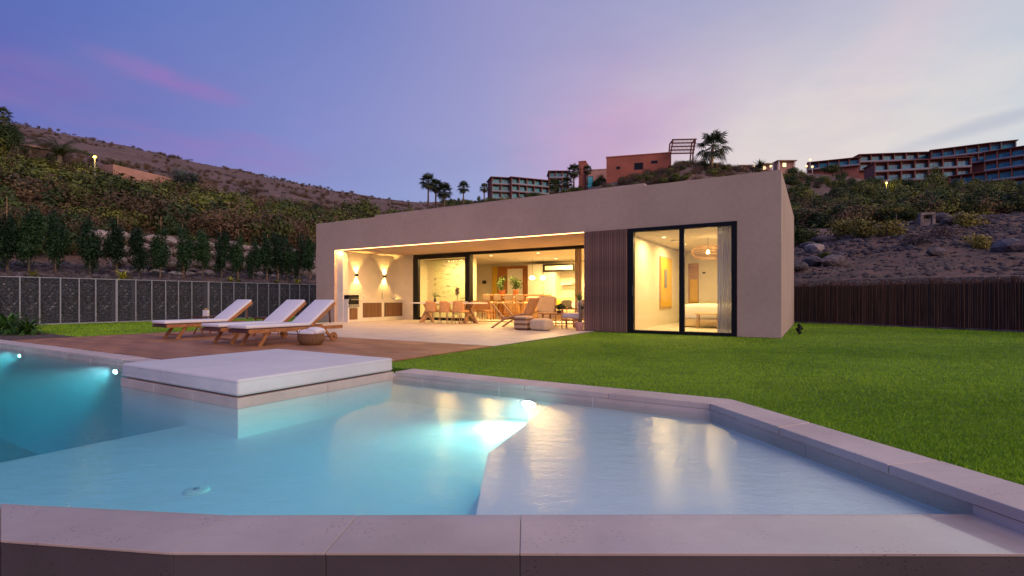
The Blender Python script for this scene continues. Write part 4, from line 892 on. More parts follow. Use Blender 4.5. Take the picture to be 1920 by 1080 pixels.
isl = thing('kitchen_island', 'pale kitchen island under two glowing pendant lamps', 'kitchen island', hp(fa(1012, 7.0), 7.0, .012), TH)
MB().box(-1.6, 1.4, -.42, .42, .0, .90).build('body', 'oak', isl); MB().box(-1.64, 1.44, -.45, .45, .902, .94).build('worktop', 'white_lacquer', isl, bevel=.004)
for px, py, lab in ((998, 521, 'left glowing pendant lamp over the kitchen island'), (1018, 521, 'right glowing pendant lamp over the kitchen island')):
    a_ = fa(px, 6.9); z = fz(py, a_, 6.9); o = thing('pendant_lamp', lab, 'pendant lamp', hp(a_, 6.9, z), TH, 'pendant lamps over the kitchen island')
    MB().lathe([(.0, -.09), (.09, -.07), (.13, .0), (.09, .07), (.0, .09)], 18).build('shade', 'lamp_warm', o, True); MB().tube([(0, 0, .09), (0, 0, CE - .03 - z)], .006, 6).build('cord', 'black_metal', o)
sf = thing('sofa', 'pale sofa with scattered cushions in the living room by the curtain', 'sofa', hp(fa(1062, 5.6), 5.6, .012), TH + R(20))
MB().cushion(-.95, .95, -.45, .45, .12, .44, .06, 6, .02).build('seat', 'linen', sf, True); MB().cushion(-.95, .95, .30, .52, .36, .88, .06, 6, 0).build('backrest', 'linen', sf, True)
for x in (-.95, .95): MB().cushion(x-.12, x+.12, -.45, .48, .12, .62, .06, 6, 0).build('armrest', 'linen', sf, True)
for k, (x, m_, lab) in enumerate(((-.45, 'mustard', 'yellow cushion on the sofa'), (.0, 'charcoal', 'dark cushion on the sofa'), (.42, 'white_fabric', 'white cushion on the sofa'))):
    o = MB().cushion(-.22, .22, -.07, .07, -.2, .2, .10, 6, 0).build('cushion', m_, None, True); o.location = sf.location + Matrix.Rotation(TH + R(20), 3, 'Z') @ Vector((x, .20, .62)); o.rotation_euler = (R(-18), R(random.uniform(-15, 15)), TH + R(20)); tag(o, lab, 'cushion')
# curtains
def curtain(name, x0, x1, y, z0, z1, amp, waves, m, T):
    b = MB(); n = waves*8
    for j in range(2):
        for i in range(n+1):
            f = i/n; b.v.append((x0 + (x1-x0)*f, y + amp*math.sin(f*waves*2*PI) + .3*amp*math.sin(f*17), (z0, z1)[j]))
    b.f = [(i, i+1, n+2+i, n+1+i) for i in range(n)]; o = b.build(name, m, None, True); o.location = T[0]; o.rotation_euler.z = T[1]; return o
def curt(px0, px1, b_, m, lab, waves):
    a0, a1 = fa(px1, b_), fa(px0, b_); cu = curtain('curtain', -a1, -a0, b_, .03, CE-.045, .035, waves, m, (A0, TH)); tag(cu, lab, 'curtain'); return cu
curt(1078, 1091, 3.45, 'linen', 'gathered pale curtain at the right end of the open living room', 3)
curt(1345, 1373, .30, 'sheer', 'sheer blue-grey curtain at the right side of the bedroom door', 6)

# ================================================================ bedroom
be = thing('bed', 'bed with a white cover hanging to the floor in the bedroom', 'bed', hp(2.05, 4.15, .016), TH)
MB().box(-.88, .88, -1.0, 1.0, .02, .32).build('base', 'linen', be, bevel=.02)
MB().cushion(-.92, .92, -1.04, 1.04, .20, .70, .055, 10, .05).build('cover', 'white_fabric', be, True)
bn = thing('bench', 'slim pale timber bench at the foot of the bed', 'bench', hp(1.75, 2.78, .016), TH)
MB().box(-.62, .62, -.19, .19, .40, .45).build('seat', 'linen', bn, bevel=.01)
for x in (-.55, 0, .55):
    for y in (-.15, .15): MB().box(x-.018, x+.018, y-.018, y+.018, 0, .40).build('leg', 'oak', bn)
a_ = 1.98; pn = thing('pendant_lamp', 'big woven drum pendant lamp hanging in the bedroom', 'pendant lamp', hp(a_, 2.5, 2.20), TH)
b = MB(); n_ = 40
prof = [(.22, -.17), (.34, -.15), (.43, -.07), (.45, .0), (.43, .08), (.34, .16), (.20, .18)]
for r_, z in prof: b.tube([(r_*math.cos(u_), r_*math.sin(u_), z) for u_ in np.linspace(0, 2*PI, 37)], .007, 5, False)
for k in range(n_):
    u_ = 2*PI*k/n_; b.tube([(r_*math.cos(u_ + z*.6), r_*math.sin(u_ + z*.6), z) for r_, z in prof], .0045, 4, False)
b.build('woven_shade', 'oak', pn, True)
MB().lathe([(.0, -.05), (.04, -.035), (.05, .0), (.03, .05), (.015, .08), (.0, .08)], 16).build('bulb', 'lamp_warm', pn, True); MB().tube([(0, 0, .08), (0, 0, CE-.03-2.20)], .006, 6).build('cord', 'black_metal', pn)
lamp('bulb_light', 'POINT', (0, 0, .0), 28, (1, .60, .24), pn, .06)
# garden spots by the house corner
sp_ = thing('garden_spotlight', 'small black ground spotlight nearest the villa corner', 'spotlight', gp(1493, 628) + Vector((.06, 0, 0)), .4, 'black garden spotlights by the villa corner')
def cyl(b, p0, p1, r_): b.tube([p0, p1], r_, 12)
b = MB(); cyl(b, (-.05, 0, .16), (.07, .02, .05), .042); b.build('head', 'black_metal', sp_); b = MB(); b.tube([(0, 0, -.02), (0, 0, .10)], .008, 6); b.build('stake', 'black_metal', sp_); MB().box(-.02, .02, -.03, .03, .06, .10).build('bracket', 'dark_metal', sp_)
s2_ = copy_tree(sp_); s2_.location = gp(1500, 620) + Vector((.0, 0, 0)); s2_['label'] = 'small black ground spotlight farther from the camera behind the first'; s2_.rotation_euler.z = .1

# ================================================================ gabion wall
def gt(px): k = (px-960)/F; return (G0.x - k*G0.y)/(k*GD.y - GD.x)
gab = thing('gabion_wall', 'long wall of dark stones caged in galvanised steel frames behind the left lawn', 'gabion wall', G0, math.atan2(GD.y, GD.x))
ts = [gt(p) for p in (36, 73, 112, 147, 178, 217, 253, 283, 309, 333, 358, 389)]
stp = (ts[-1] - ts[0])/11
ts = [ts[0] - stp*k for k in range(10, 0, -1)] + ts
while ts[-1] < 15.5: ts.append(ts[-1] + stp)
GH = 1.60
rs = random.Random(3)
def stone_v(r_, sx=1, sy=1, sz=1, jit=.28, rs=rs, sub=1):
    import bmesh
    bm = bmesh.new(); bmesh.ops.create_icosphere(bm, subdivisions=sub, radius=1)
    vs = [((v.co.x*(1+rs.uniform(-jit, jit)))*r_*sx, (v.co.y*(1+rs.uniform(-jit, jit)))*r_*sy, (v.co.z*(1+rs.uniform(-jit, jit)))*r_*sz) for v in bm.verts]; fs = [tuple(v.index for v in f.verts) for f in bm.faces]; bm.free(); return vs, fs
pool_st = [stone_v(1, 1, .8, .8) for _ in range(12)]
def icos(): return pool_st[rs.randrange(12)]
def fill_mesh():
    b = MB()
    for i in range(int(stp/.062)):
        for j in range(int(GH/.058)):
            vs, fs = icos(); s = rs.uniform(.030, .050); a = rs.uniform(0, 6.28); ca, sa = math.cos(a), math.sin(a)
            cx, cz = (i+.5+rs.uniform(-.35, .35))*.062, (j+.5+rs.uniform(-.35, .35))*.058
            cx = min(max(cx, .04), stp-.04)
            b.add([(cx + (x*ca - z*sa)*s, -.02 + y*s*.8 + rs.uniform(-.004, .004), cz + (x*sa + z*ca)*s) for x, y, z in vs], fs)
    return b.mesh('stone_fill', 'gabion_stone')
fm = [fill_mesh() for _ in range(3)]
grid = MB()
for k in range(1, 16): z = k*GH/16; grid.tube([(0, -.062, z), (stp, -.062, z)], .0010, 4, False)
for k in range(1, 6): grid.tube([(k*stp/6, -.064, 0), (k*stp/6, -.064, GH)], .0010, 4, False)
grid = grid.mesh('wire_mesh', 'dark_metal')
post = MB().box(-.018, .018, -.09, -.05, 0, GH+.02).mesh('post', 'galvanised'); post2 = MB().box(-.034, .034, -.10, -.04, 0, GH+.03).mesh('post', 'galvanised')
for i, t_ in enumerate(ts):
    o = link('post', post2 if (i - 10 - 5) % 6 == 0 else post, gab); o.location = (t_, 0, 0)
    if i < len(ts)-1:
        o = stuff(link('stone_fill', fm[i % 3], gab)); o.location = (t_, 0, 0); o = link('wire_mesh', grid, gab); o.location = (t_, 0, 0)
MB().box(ts[0], ts[-1], .0, .30, -.1, GH-.02).build('stone_core', 'gabion_stone', gab)
MB().box(ts[0], ts[-1], -.085, -.05, GH-.01, GH+.015).build('top_rail', 'galvanised', gab); MB().box(ts[0], ts[-1], -.085, -.05, -.01, .03).build('bottom_rail', 'galvanised', gab)

# ================================================================ reed fence
fen = thing('reed_fence', 'tall brown reed screen fence along the right side of the lawn', 'fence', F0 - FD*13, math.atan2(FD.y, FD.x))
def reed_mesh(seed):
    r = random.Random(seed); b = MB()
    for i in range(86):
        x = (i + r.uniform(.1, .9))*2.0/86; w_ = r.uniform(.008, .017); h_ = 1.36 + r.uniform(-.06, .10) + .03*math.sin(i*.11+seed); y = r.uniform(-.03, .02); ln = r.uniform(-.012, .012)
        b.add([(x-w_, y, 0), (x+w_, y, 0), (x, y+w_, 0), (x-w_+ln, y, h_), (x+w_+ln, y, h_), (x+ln, y+w_, h_)], [(0,1,4,3),(1,2,5,4),(2,0,3,5),(3,4,5)])
    return b.mesh('reed_panel', 'reed')
rm = [reed_mesh(s) for s in range(4)]; wr = MB()
for z in (.25, .70, 1.15): wr.tube([(0, .045, z), (2, .045, z)], .004, 4, False)
for k in range(11):
    o = stuff(link('reed_panel', rm[k % 4], fen)); o.location = (k*2.0, 0, .02)
    MB().tube([(k*2.0 + 0, -.05, 0), (k*2.0 + 0, -.05, 1.42)], .03, 8).build('post', 'teak_dark', fen)
MB().box(0, 22, -.03, -.02, .02, 1.32).build('backing', 'charcoal', fen)

# ================================================================ scatter by geometry nodes (uncountable things only)
def scatter(name, pts, protos, label, cat):
    """pts: list of (pos, rotz, scale, proto index, tilt)"""
    me = bpy.data.meshes.new(name); me.vertices.add(len(pts)); me.vertices.foreach_set('co', np.array([p[0] for p in pts], np.float32).ravel())
    a = me.attributes.new('rz', 'FLOAT_VECTOR', 'POINT'); a.data.foreach_set('vector', np.array([(p[4], 0, p[1]) for p in pts], np.float32).ravel())
    a = me.attributes.new('sc', 'FLOAT', 'POINT'); a.data.foreach_set('value', np.array([p[2] for p in pts], np.float32))
    a = me.attributes.new('pi', 'INT', 'POINT'); a.data.foreach_set('value', np.array([p[3] for p in pts], np.int32))
    o = link(name, me); stuff(o, label, cat)
    g = bpy.data.node_groups.new(name, 'GeometryNodeTree'); g.interface.new_socket('Geometry', in_out='INPUT', socket_type='NodeSocketGeometry'); g.interface.new_socket('Geometry', in_out='OUTPUT', socket_type='NodeSocketGeometry')
    gi, go = g.nodes.new('NodeGroupInput'), g.nodes.new('NodeGroupOutput'); jn = g.nodes.new('GeometryNodeJoinGeometry')
    def attr(nm, ty): n = g.nodes.new('GeometryNodeInputNamedAttribute'); n.data_type = ty; n.inputs[0].default_value = nm; return n.outputs[0]
    rz, scl, pi_ = attr('rz', 'FLOAT_VECTOR'), attr('sc', 'FLOAT'), attr('pi', 'INT')
    for k, ob in enumerate(protos):
        oi = g.nodes.new('GeometryNodeObjectInfo'); oi.inputs['Object'].default_value = ob; oi.inputs['As Instance'].default_value = True
        ip_ = g.nodes.new('GeometryNodeInstanceOnPoints'); cmp_ = g.nodes.new('FunctionNodeCompare'); cmp_.data_type = 'INT'; cmp_.operation = 'EQUAL'
        g.links.new(pi_, cmp_.inputs[2]); cmp_.inputs[3].default_value = k
        g.links.new(gi.outputs[0], ip_.inputs['Points']); g.links.new(cmp_.outputs[0], ip_.inputs['Selection']); g.links.new(oi.outputs['Geometry'], ip_.inputs['Instance'])
        e2 = g.nodes.new('FunctionNodeEulerToRotation'); g.links.new(rz, e2.inputs[0]); g.links.new(e2.outputs[0], ip_.inputs['Rotation']); g.links.new(scl, ip_.inputs['Scale']); g.links.new(ip_.outputs[0], jn.inputs[0])
    g.links.new(jn.outputs[0], go.inputs[0]); m_ = o.modifiers.new('scatter', 'NODES'); m_.node_group = g
    return o
rr = random.Random(11)
prp = Vector((-GD.y, GD.x, 0))
def hedge_pt(px, d=3.0):
    k = (px-960)/F; q = G0 + prp*d; t_ = (q.x - k*q.y)/(k*GD.y - GD.x); return q + GD*t_
def pxpt(px, q): return hill_pt(px, q)
# shrubs: each of these is itself a plant on the slope; the mass around them repeats their shapes
def twigs(seed, h=.7, n=7):
    r = random.Random(seed); b = MB()
    for i in range(n): a = r.uniform(0, 6.28); l = r.uniform(.4, .8); b.tube([(0, 0, -.1), (math.cos(a)*l*.4, math.sin(a)*l*.4, h*.5), (math.cos(a)*l, math.sin(a)*l, h*r.uniform(.7, 1.1))], [.03, .02, .008], 4, False)
    return b
sh = []
spec = [('scrub_green', 1500, (1.25, 1.2, .85), .075, 9, 21), ('scrub_brown', 1300, (1.2, 1.2, .95), .060, 10, 22), ('scrub_dark', 1600, (1.15, 1.1, 1.0), .075, 8, 23), ('scrub_green', 1300, (1.0, 1.05, 1.25), .075, 10, 24), ('scrub_brown', 900, (1.3, 1.2, .75), .05, 12, 25), ('yellow_bush', 1200, (1.2, 1.1, .8), .065, 9, 26), ('dry_bush', 900, (1.1, 1.1, .75), .045, 10, 27)]
place = [(330, 3.5, 1.3, 'green bush at the foot of the left slope above the boulders'), (150, 3.6, 1.4, 'brown dry bush on the left slope above the hedge'), (480, 3.5, 1.3, 'dark green bush on the left slope above the boulder wall'), (560, 3.6, 1.3, 'tall green bush on the left slope beside the villa'), (60, 3.9, 1.4, 'wide brown dry bush far left on the slope'), None, None]
for k, (mt, n_, rad, ls, bl, seed) in enumerate(spec):
    me = leaf_mesh('shrub', mt, leaves(n_, rad, (0, 0, rad[2]*.72), ls, bl, seed, .45, 1.0, .55), twigs(seed, rad[2]*1.2))
    if place[k]:
        px, q, s, lab = place[k]; o = link('shrub', me); o.location = pxpt(px, q); o.scale = (s,)*3; tag(o, lab, 'shrub')
    else: o = None
    sh.append((me, o))
# individual bushes on the right bank
bush = [(1590, 2.75, 5, 1.15, 'yellow-green bush on the right bank, left one of the long clump'), (1625, 2.62, 5, 1.2, 'yellow-green bush on the right bank, middle of the long clump'), (1662, 2.5, 5, .95, 'yellow-green bush on the right bank, right end of the long clump'), (1500, 2.75, 0, 1.3, 'green bush right beside the villa corner on the bank'),
        (1820, 2.6, 5, .95, 'flat yellow bush upper right on the bank'), (1842, 2.0, 5, .75, 'small yellow bush right of the purple dry bushes'), (1718, 2.1, 6, .85, 'purple-brown dry bush left of two on the right bank'), (1768, 2.3, 6, .95, 'purple-brown dry bush right of two on the right bank'), (1545, 1.9, 0, .35, 'tiny green tuft between the pale rocks by the villa')]
for px, q, k, s, lab in bush:
    o = link('bush', sh[k][0]); o.location = pxpt(px, q) - Vector((0, 0, .1)); o.scale = (s*1.1, s, s*.85); o.rotation_euler.z = rr.uniform(0, 6); tag(o, lab, 'bush')
    if sh[k][1] is None: sh[k] = (sh[k][0], o)
protos = [o for _, o in sh]
def scat(px0, px1, q0, q1, n, s0, s1, ks, sink=.15, ok=None):
    out = []
    for _ in range(n):
        px, q = rr.uniform(px0, px1), rr.uniform(q0, q1)
        if ok and not ok(px, q): continue
        p = pxpt(px, q); s = rr.uniform(s0, s1); p.z -= sink*s; out.append((tuple(p), rr.uniform(0, 6.28), s, rr.choice(ks), 0.0))
    return out
P_ = scat(-330, 770, 3.05, 4.0, 520, .8, 2.1, [0, 1, 2, 3, 4, 1]) + scat(-330, 770, 3.9, 5.0, 760, .8, 2.1, [0, 1, 3, 4, 4, 1, 2, 0]) + scat(-330, 225, 2.2, 3.2, 130, .7, 1.3, [1, 4, 2, 0]) + scat(-330, 560, 2.25, 2.9, 60, .35, .7, [0, 4])
scatter('hillside_scrub', P_, protos, 'dense mixed green and brown scrub covering the slope left of the villa', 'scrub')
P_ = scat(-330, 1000, 5.0, 7.4, 2600, .35, .95, [1, 4, 4, 6, 4], ok=lambda px, q: noise.noise(Vector((px*.012, q*2, 0))) > -.25)
scatter('distant_scrub', P_, protos, 'small brown dry shrubs dotted over the bare hill on the left', 'scrub')
P_ = scat(1478, 2350, 4.05, 5.0, 620, .9, 1.7, [0, 1, 2, 2, 3, 1, 4]) + scat(1478, 2350, 5.0, 5.9, 420, .9, 1.8, [0, 1, 2, 3, 3, 0], ok=lambda px, q: px > 1560 or q < 5.3 or rr.random() < .35) + scat(1640, 2350, 5.9, 7.2, 260, 1.0, 1.9, [0, 2, 3])
scatter('bank_scrub', P_, protos, 'dense dark scrub on the slope right of the villa below the hotel', 'scrub')
P_ = scat(1125, 1400, 5.3, 6.6, 230, .7, 1.3, [1, 4, 6, 1, 0]) + scat(830, 1130, 5.5, 7.4, 160, .8, 1.6, [0, 2, 3]) + scat(1400, 1640, 6.1, 7.6, 70, .8, 1.5, [0, 2, 3, 1])
scatter('ridge_scrub', P_, protos, 'grey-brown scrub on the hilltop behind the villa roof', 'scrub')

# ================================================================ rocks
def rock_mesh(name, m, seed, sub=2, jit=.10, sx=1, sy=.85, sz=.7):
    vs, fs = stone_v(1, sx, sy, sz, jit, random.Random(seed), sub)
    vs = [tuple(Vector(v)*(1 + .28*noise.noise(Vector(v)*1.1 + Vector((seed*7, 0, 0))))) for v in vs]
    return MB().add(vs, fs).mesh(name, m)
bm_ = [rock_mesh('boulder', 'boulder_rock', s) for s in range(6)]
bwl = thing('boulder_wall', 'dry wall of big pale boulders behind the hedge', 'boulder wall', G0, math.atan2(GD.y, GD.x))
for c_ in range(4):
    x = max(-5.5, (hedge_pt(228, 5.4) - G0).dot(GD)) + rr.uniform(0, .5) - c_*.3
    while x < 23:
        s = rr.uniform(.30, .52); yb = 5.4 + (1.1 if x > 10 else .0)*min(1, (x-10)/6 if x > 10 else 0)
        o = link('boulder', rr.choice(bm_), bwl); o.location = (x, yb + c_*.30 + rr.uniform(-.1, .1), 2.05 + c_*.60 + rr.uniform(-.08, .08)); o.scale = (s*1.15, s*1.0, s*.95); o.rotation_euler = (rr.uniform(-.3, .3), rr.uniform(-.3, .3), rr.uniform(0, 6.28)); x += s*1.75
gm_ = [rock_mesh('rock', 'grey_rock', 20 + s) for s in range(5)] + [rock_mesh('rock', 'boulder_rock', 30)]
rk = [(1522, 1.55, .48, 0, 'pale rounded rock nearest the villa on the right bank'), (1562, 1.50, .52, 1, 'big blue-grey rock right of the pale one on the bank'), (1528, 2.2, .55, 5, 'flat brownish rock above the pale one by the villa'), (1500, 1.0, .36, 2, 'small rock low by the villa corner'), (1755, 1.7, .35, 3, 'flat grey rock below the dry bushes'), (1780, 2.7, .45, 4, 'jagged rock right of the ruined stone block'), (1800, 2.85, .5, 0, 'tilted slab in the rubble above the yellow bush'), (1760, 2.9, .55, 2, 'large slab beside the ruined stone block'), (1895, 1.8, .6, 3, 'long dark rock on the bank at the right'), (1545, 2.6, .5, 4, 'dark rock outcrop at the left foot of the clump'), (1515, 2.45, .4, 1, 'grey rock behind the brownish one near the villa')]
rocks = []
for px, q, s, k, lab in rk:
    o = link('rock', gm_[k]); o.location = pxpt(px, q) + Vector((0, 0, s*.35)); o.scale = (s*1.35, s, s*.9); o.rotation_euler = (0, 0, rr.uniform(0, 6)); tag(o, lab, 'rock', 'rocks on the right bank'); rocks.append(o)
P_ = []
def rub(px0, px1, q0, q1, n, s0, s1):
    for _ in range(n):
        px, q = rr.uniform(px0, px1), rr.uniform(q0, q1); p = pxpt(px, q); s = s0 + (s1-s0)*rr.random()**3; P_.append((tuple(p), rr.uniform(0, 6.28), s, rr.randrange(5), rr.uniform(-.5, .5)))
rub(1486, 2200, 2.0, 3.25, 4200, .03, .20); rub(1486, 2200, .5, 2.2, 1500, .02, .12); rub(1486, 2200, .02, .35, 2600, .018, .05)
rub(-250, 640, .05, 2.0, 2600, .03, .20); rub(640, 760, .3, 3, 100, .05, .2)
scatter('rubble', P_, [rocks[0], rocks[1], rocks[3], rocks[4], rocks[5]], 'loose grey stones and gravel scattered over the banks', 'rubble')
p = pxpt(1737, 2.85); rb = thing('stone_block', 'ruined square stone block with a hollow front on the right bank', 'stone block', p, R(-20)); rb.scale = (.72,)*3
for x in (-.40, .40): MB().box(x-.13, x+.13, -.3, .3, -.3, .80).build('side_stone', 'boulder_rock', rb, bevel=.04)
MB().box(-.26, .26, -.2, .3, -.3, .50).build('core_stone', 'boulder_rock', rb, bevel=.04); MB().box(-.5, .5, -.32, .3, .81, 1.02).build('cap_stone', 'boulder_rock', rb, bevel=.05)
yt = thing('young_tree', 'small yellow-leaved sapling on top of the rubble bank', 'tree', pxpt(1680, 3.1))
MB().tube([(0, 0, -.1), (.03, 0, .5), (0, .03, .95)], [.03, .025, .015], 6).build('trunk', 'trunk', yt, True); link('crown', leaf_mesh('crown', 'yellow_bush', leaves(260, (.55, .5, .35), (0, 0, 1.0), .06, 6, 44, .3)), yt)

# ================================================================ hedge of young trees, planting
hm = []
for s in range(4): hm.append((leaf_mesh('crown', 'hedge_leaf', leaves(4600, (.54, .52, 1.04), (0, 0, 1.12), .042, 22, 50+s, .25, 1.35, .5)), None))
hx = [-60, -15, 16, 54, 105, 169, 217, 261, 300, 346, 380, 416, 445, 475, 499, 520, 539, 562, 580]
hl = {54: 'widest dark hedge tree, with a tall cane above it', 105: 'dark hedge tree third from the left edge', 16: 'dark hedge tree at the left edge of the view', 580: 'last dark hedge tree, beside the villa wall'}
for i, px in enumerate(hx):
    p = hedge_pt(px, 2.9 + rr.uniform(-.15, .15)); g_ = hz_at(px, p.y); p.z = g_.z
    lab = hl.get(px) or ('slim dark hedge tree %s' % {-60: 'just outside at the far left', -15: 'cut by the left edge', 169: 'fourth from the left and bare at its foot', 217: 'behind the biggest yellow-green plant', 261: 'right of the biggest yellow-green plant', 300: 'tied to a cane, left of the first pale boulders', 346: 'at the left end of the visible boulders', 380: 'above the tip of the left lounger backrest, left side', 416: 'directly above the left lounger backrest head', 445: 'second tree left of the middle lounger backrest', 475: 'above the gap between the left and middle loungers', 499: 'fifth from the villa wall', 520: 'fourth from the villa wall', 539: 'third from the villa wall', 562: 'next to last before the villa wall'}[px])
    t = thing('hedge_tree', lab, 'tree', p, rr.uniform(0, 6), 'young evergreen trees in the hedge row behind the gabion wall')
    o = link('crown', hm[i % 4][0], t); s = rr.uniform(1.0, 1.16)*(1.15 if px == 54 else 1); o.scale = (s*.92, s*.92, s*rr.uniform(1.0, 1.1))
    MB().tube([(0, 0, -.1), (.02, 0, .4), (0, .02, 1.2)], [.035, .03, .015], 6).build('trunk', 'trunk', t, True)
    if i % 3 != 1: MB().tube([(.06, .0, -.1), (.07, .02, 2.5 + rr.uniform(-.2, .35))], .010, 5).build('cane', 'oak', t)
for px, s, lab in ((62, .75, 'yellow-green plant left of the third hedge tree'), (232, 1.15, 'largest yellow-green plant in front of the hedge'), (432, .8, 'yellow-green plant in front of the hedge above the left lounger'), (447, .55, 'low yellow-green tuft behind the gabion wall, left of the middle lounger'), (362, .4, 'tiny yellow-green tuft on the soil behind the gabion wall'), (520, .6, 'spreading yellow-green plant behind the middle lounger backrest'), (557, .8, 'round yellow-green plant nearest the villa on the soil')):
    p = hedge_pt(px, 1.5); p.z = hz_at(px, p.y).z - .02
    o = blade_plant(40, .62*s, .075*s, int(px), droop=.75, up=.35).build('young_plant', 'lime_leaf'); o.location = p; tag(o, lab, 'plant', 'yellow-green plants in the bed')
p = gp(8, 627); fe = blade_plant(170, .95, .07, 77, droop=.9, up=.25).build('fern', 'fern'); fe.location = p + Vector((-.1, .15, 0)); tag(fe, 'dark green fern clump at the corner of the deck and pool', 'fern')
f2 = blade_plant(120, .7, .06, 78, droop=.9, up=.25).build('fern', 'fern'); f2.location = gp(52, 628); tag(f2, 'smaller fern clump on dark soil right of the first', 'fern')
sb = MB().prism([tuple(hp(13.82,-8.0)[:2]), tuple(hp(13.82,-9.08)[:2]), tuple(hp(17.5,-9.08)[:2]), tuple(hp(17.5,-7.9)[:2])], -.02, .012).build('planting_bed', 'soil'); struct(sb)

# ================================================================ palms
def fan_leaf(b, origin, az_, el_, size, pet, seed, droop=.35):
    r = random.Random(seed); d = Vector((math.cos(az_)*math.cos(el_), math.sin(az_)*math.cos(el_), math.sin(el_))); sidev = Vector((-math.sin(az_), math.cos(az_), 0)); up = sidev.cross(d)*-1
    c = origin + d*pet - Vector((0, 0, droop*pet*.3)); b.tube([origin, origin + d*pet*.5, c], [.035*size, .03*size, .02*size], 4, False)
    n = 15
    for i in range(n):
        a = (-1 + 2*i/(n-1))*1.75; l = size*(1 - .22*abs(a/1.75))*r.uniform(.88, 1.05); dv = (d*math.cos(a) + sidev*math.sin(a)).normalized(); wv = (sidev*math.cos(a) - d*math.sin(a)).normalized()*size*.058
        m_ = c + dv*l*.6 + up*(.05*size) ; e = c + dv*l - Vector((0, 0, size*droop*r.uniform(.5, 1.2)*.6))
        b.add([c, m_ - wv, e, m_ + wv], [(0, 1, 2, 3)])
def palm(label, base, height, size, n, m='palm_leaf', seed=0, group=None, split=False, lean=.0, trunk_r=.18, skirt=True):
    t = thing('palm_tree', label, 'palm tree', base, 0, group); r = random.Random(seed); top_ = Vector((lean, 0, height))
    MB().tube([(0, 0, -1.0), (lean*.2, 0, height*.4), (lean*.7, 0, height*.8), top_], [trunk_r*1.25, trunk_r, trunk_r*.9, trunk_r*.8], 10).build('trunk', 'trunk', t, True)
    b = MB()
    for i in range(n):
        el_ = R(80) - (i/n)**.9*R(135) + r.uniform(-.1, .1); az_ = i*2.4 + r.uniform(-.2, .2)
        if split:
            q = MB(); fan_leaf(q, top_, az_, el_, size*r.uniform(.85, 1.1), size*.75, seed*100+i); q.build('frond', m, t)
        else: fan_leaf(b, top_, az_, el_, size*r.uniform(.85, 1.1), size*.7, seed*100+i)
    if not split: b.build('crown', m, t)
    if skirt:
        b = MB()
        for i in range(14): fan_leaf(b, top_ - Vector((0, 0, size*.3)), i*2.4, R(-72), size*.7, size*.3, seed*77+i, .1)
        b.build('dead_leaves', 'thatch', t)
    return t
def palm_px(label, px, py_base, py_crown, Y, wpx, n, **kw):
    base = at(px, py_base, Y); h = (py_base - py_crown)/F*Y; size = wpx*1.22/F*Y/2/1.65; return palm(label, base, h, size, n, **kw)
big = palm_px('large fan palm with a lit trunk on the hilltop', 1334, 322, 274, 100, 62, 22, seed=1, split=True, lean=.3, trunk_r=.30, skirt=False)
lamp('uplight', 'SPOT', (.6, -2.2, .4), 260, (1, .62, .15), big, .1, tuple(Vector((-.6, 2.2, 3.6)).to_track_quat('-Z', 'Y').to_euler()), R(70), .8)
up_ = MB().lathe([(.0, 0), (.12, 0), (.14, .25), (.0, .25)], 10).build('uplight_can', 'dark_metal', big); up_.location = (.6, -2.3, .0)
G_ = 'fan palms on the ridge behind the villa'
for px, pb, pc, Y, w_, n, sd__, lab in ((803, 388, 340, 120, 34, 26, 2, 'tall fan palm at the left of the palm group above the villa roof'), (817, 388, 349, 122, 30, 26, 3, 'fan palm in the middle of the leftmost palm group'), (833, 390, 358, 118, 34, 30, 4, 'low bushy fan palm at the right of the leftmost palm group'), (869, 382, 351, 150, 26, 24, 5, 'single small fan palm between the palm group and the hotel'), (908, 376, 352, 150, 20, 22, 6, 'small fan palm against the left end of the hotel'),
                          (1076, 352, 320, 130, 30, 28, 7, 'bushy fan palm in front of the narrow red tower'), (1101, 340, 318, 130, 20, 20, 8, 'slim fan palm right of the narrow red tower'), (1064, 362, 342, 128, 24, 24, 9, 'low fan palm left of the narrow red tower'), (1040, 372, 347, 130, 28, 30, 10, 'squat dark palm in front of the end of the hotel')):
    palm_px(lab, px, pb, pc, Y, w_, n, seed=sd__, group=G_, trunk_r=.2)
o = blade_plant(70, 2.6, .26, 12, droop=.35, up=.15).build('agave', 'palm_leaf'); o.location = at(1425, 315, 115); tag(o, 'spiky dark agave standing on the ridge right of the lit palm', 'agave')
pl_ = palm_px('small dark palm on the skyline at the left edge', 6, 232, 214, 95, 30, 20, seed=13, trunk_r=.2)
def feather(label, px, py, Y, L_, n, m, seed):
    t = thing('palm_tree', label, 'palm tree', at(px, py, Y)); r = random.Random(seed); b = MB()
    for i in range(n):
        az_ = i*2.4; e = r.uniform(.5, 1.45); p = Vector((0, 0, .8)); pts = []
        for k in range(8): pts.append(p.copy()); p = p + Vector((math.cos(az_)*math.cos(e), math.sin(az_)*math.cos(e), math.sin(e)))*L_/7; e -= r.uniform(.16, .30)
        b.tube(pts, [.03]*8, 3, False)
        for k in range(1, 8):
            for f in (0, .33, .66):
                q = pts[k-1].lerp(pts[k], f); tdir = (pts[k]-pts[k-1]).normalized(); sv = Vector((-math.sin(az_), math.cos(az_), 0)); l = L_*.20*(1 - .6*abs(k/7-.45))
                for s_ in (-1, 1): e2 = q + sv*s_*l + tdir*l*.5 - Vector((0, 0, l*.35)); b.add([q, q + tdir*.07, e2], [(0, 1, 2)])
    b.build('crown', m, t); MB().tube([(0, 0, -1), (0, 0, .9)], [.25, .22], 8).build('trunk', 'trunk', t, True); return t
feather('feathery palm on the upper left slope beside the street lamp', 112, 305, 58, 3.6, 22, 'scrub_green', 3)
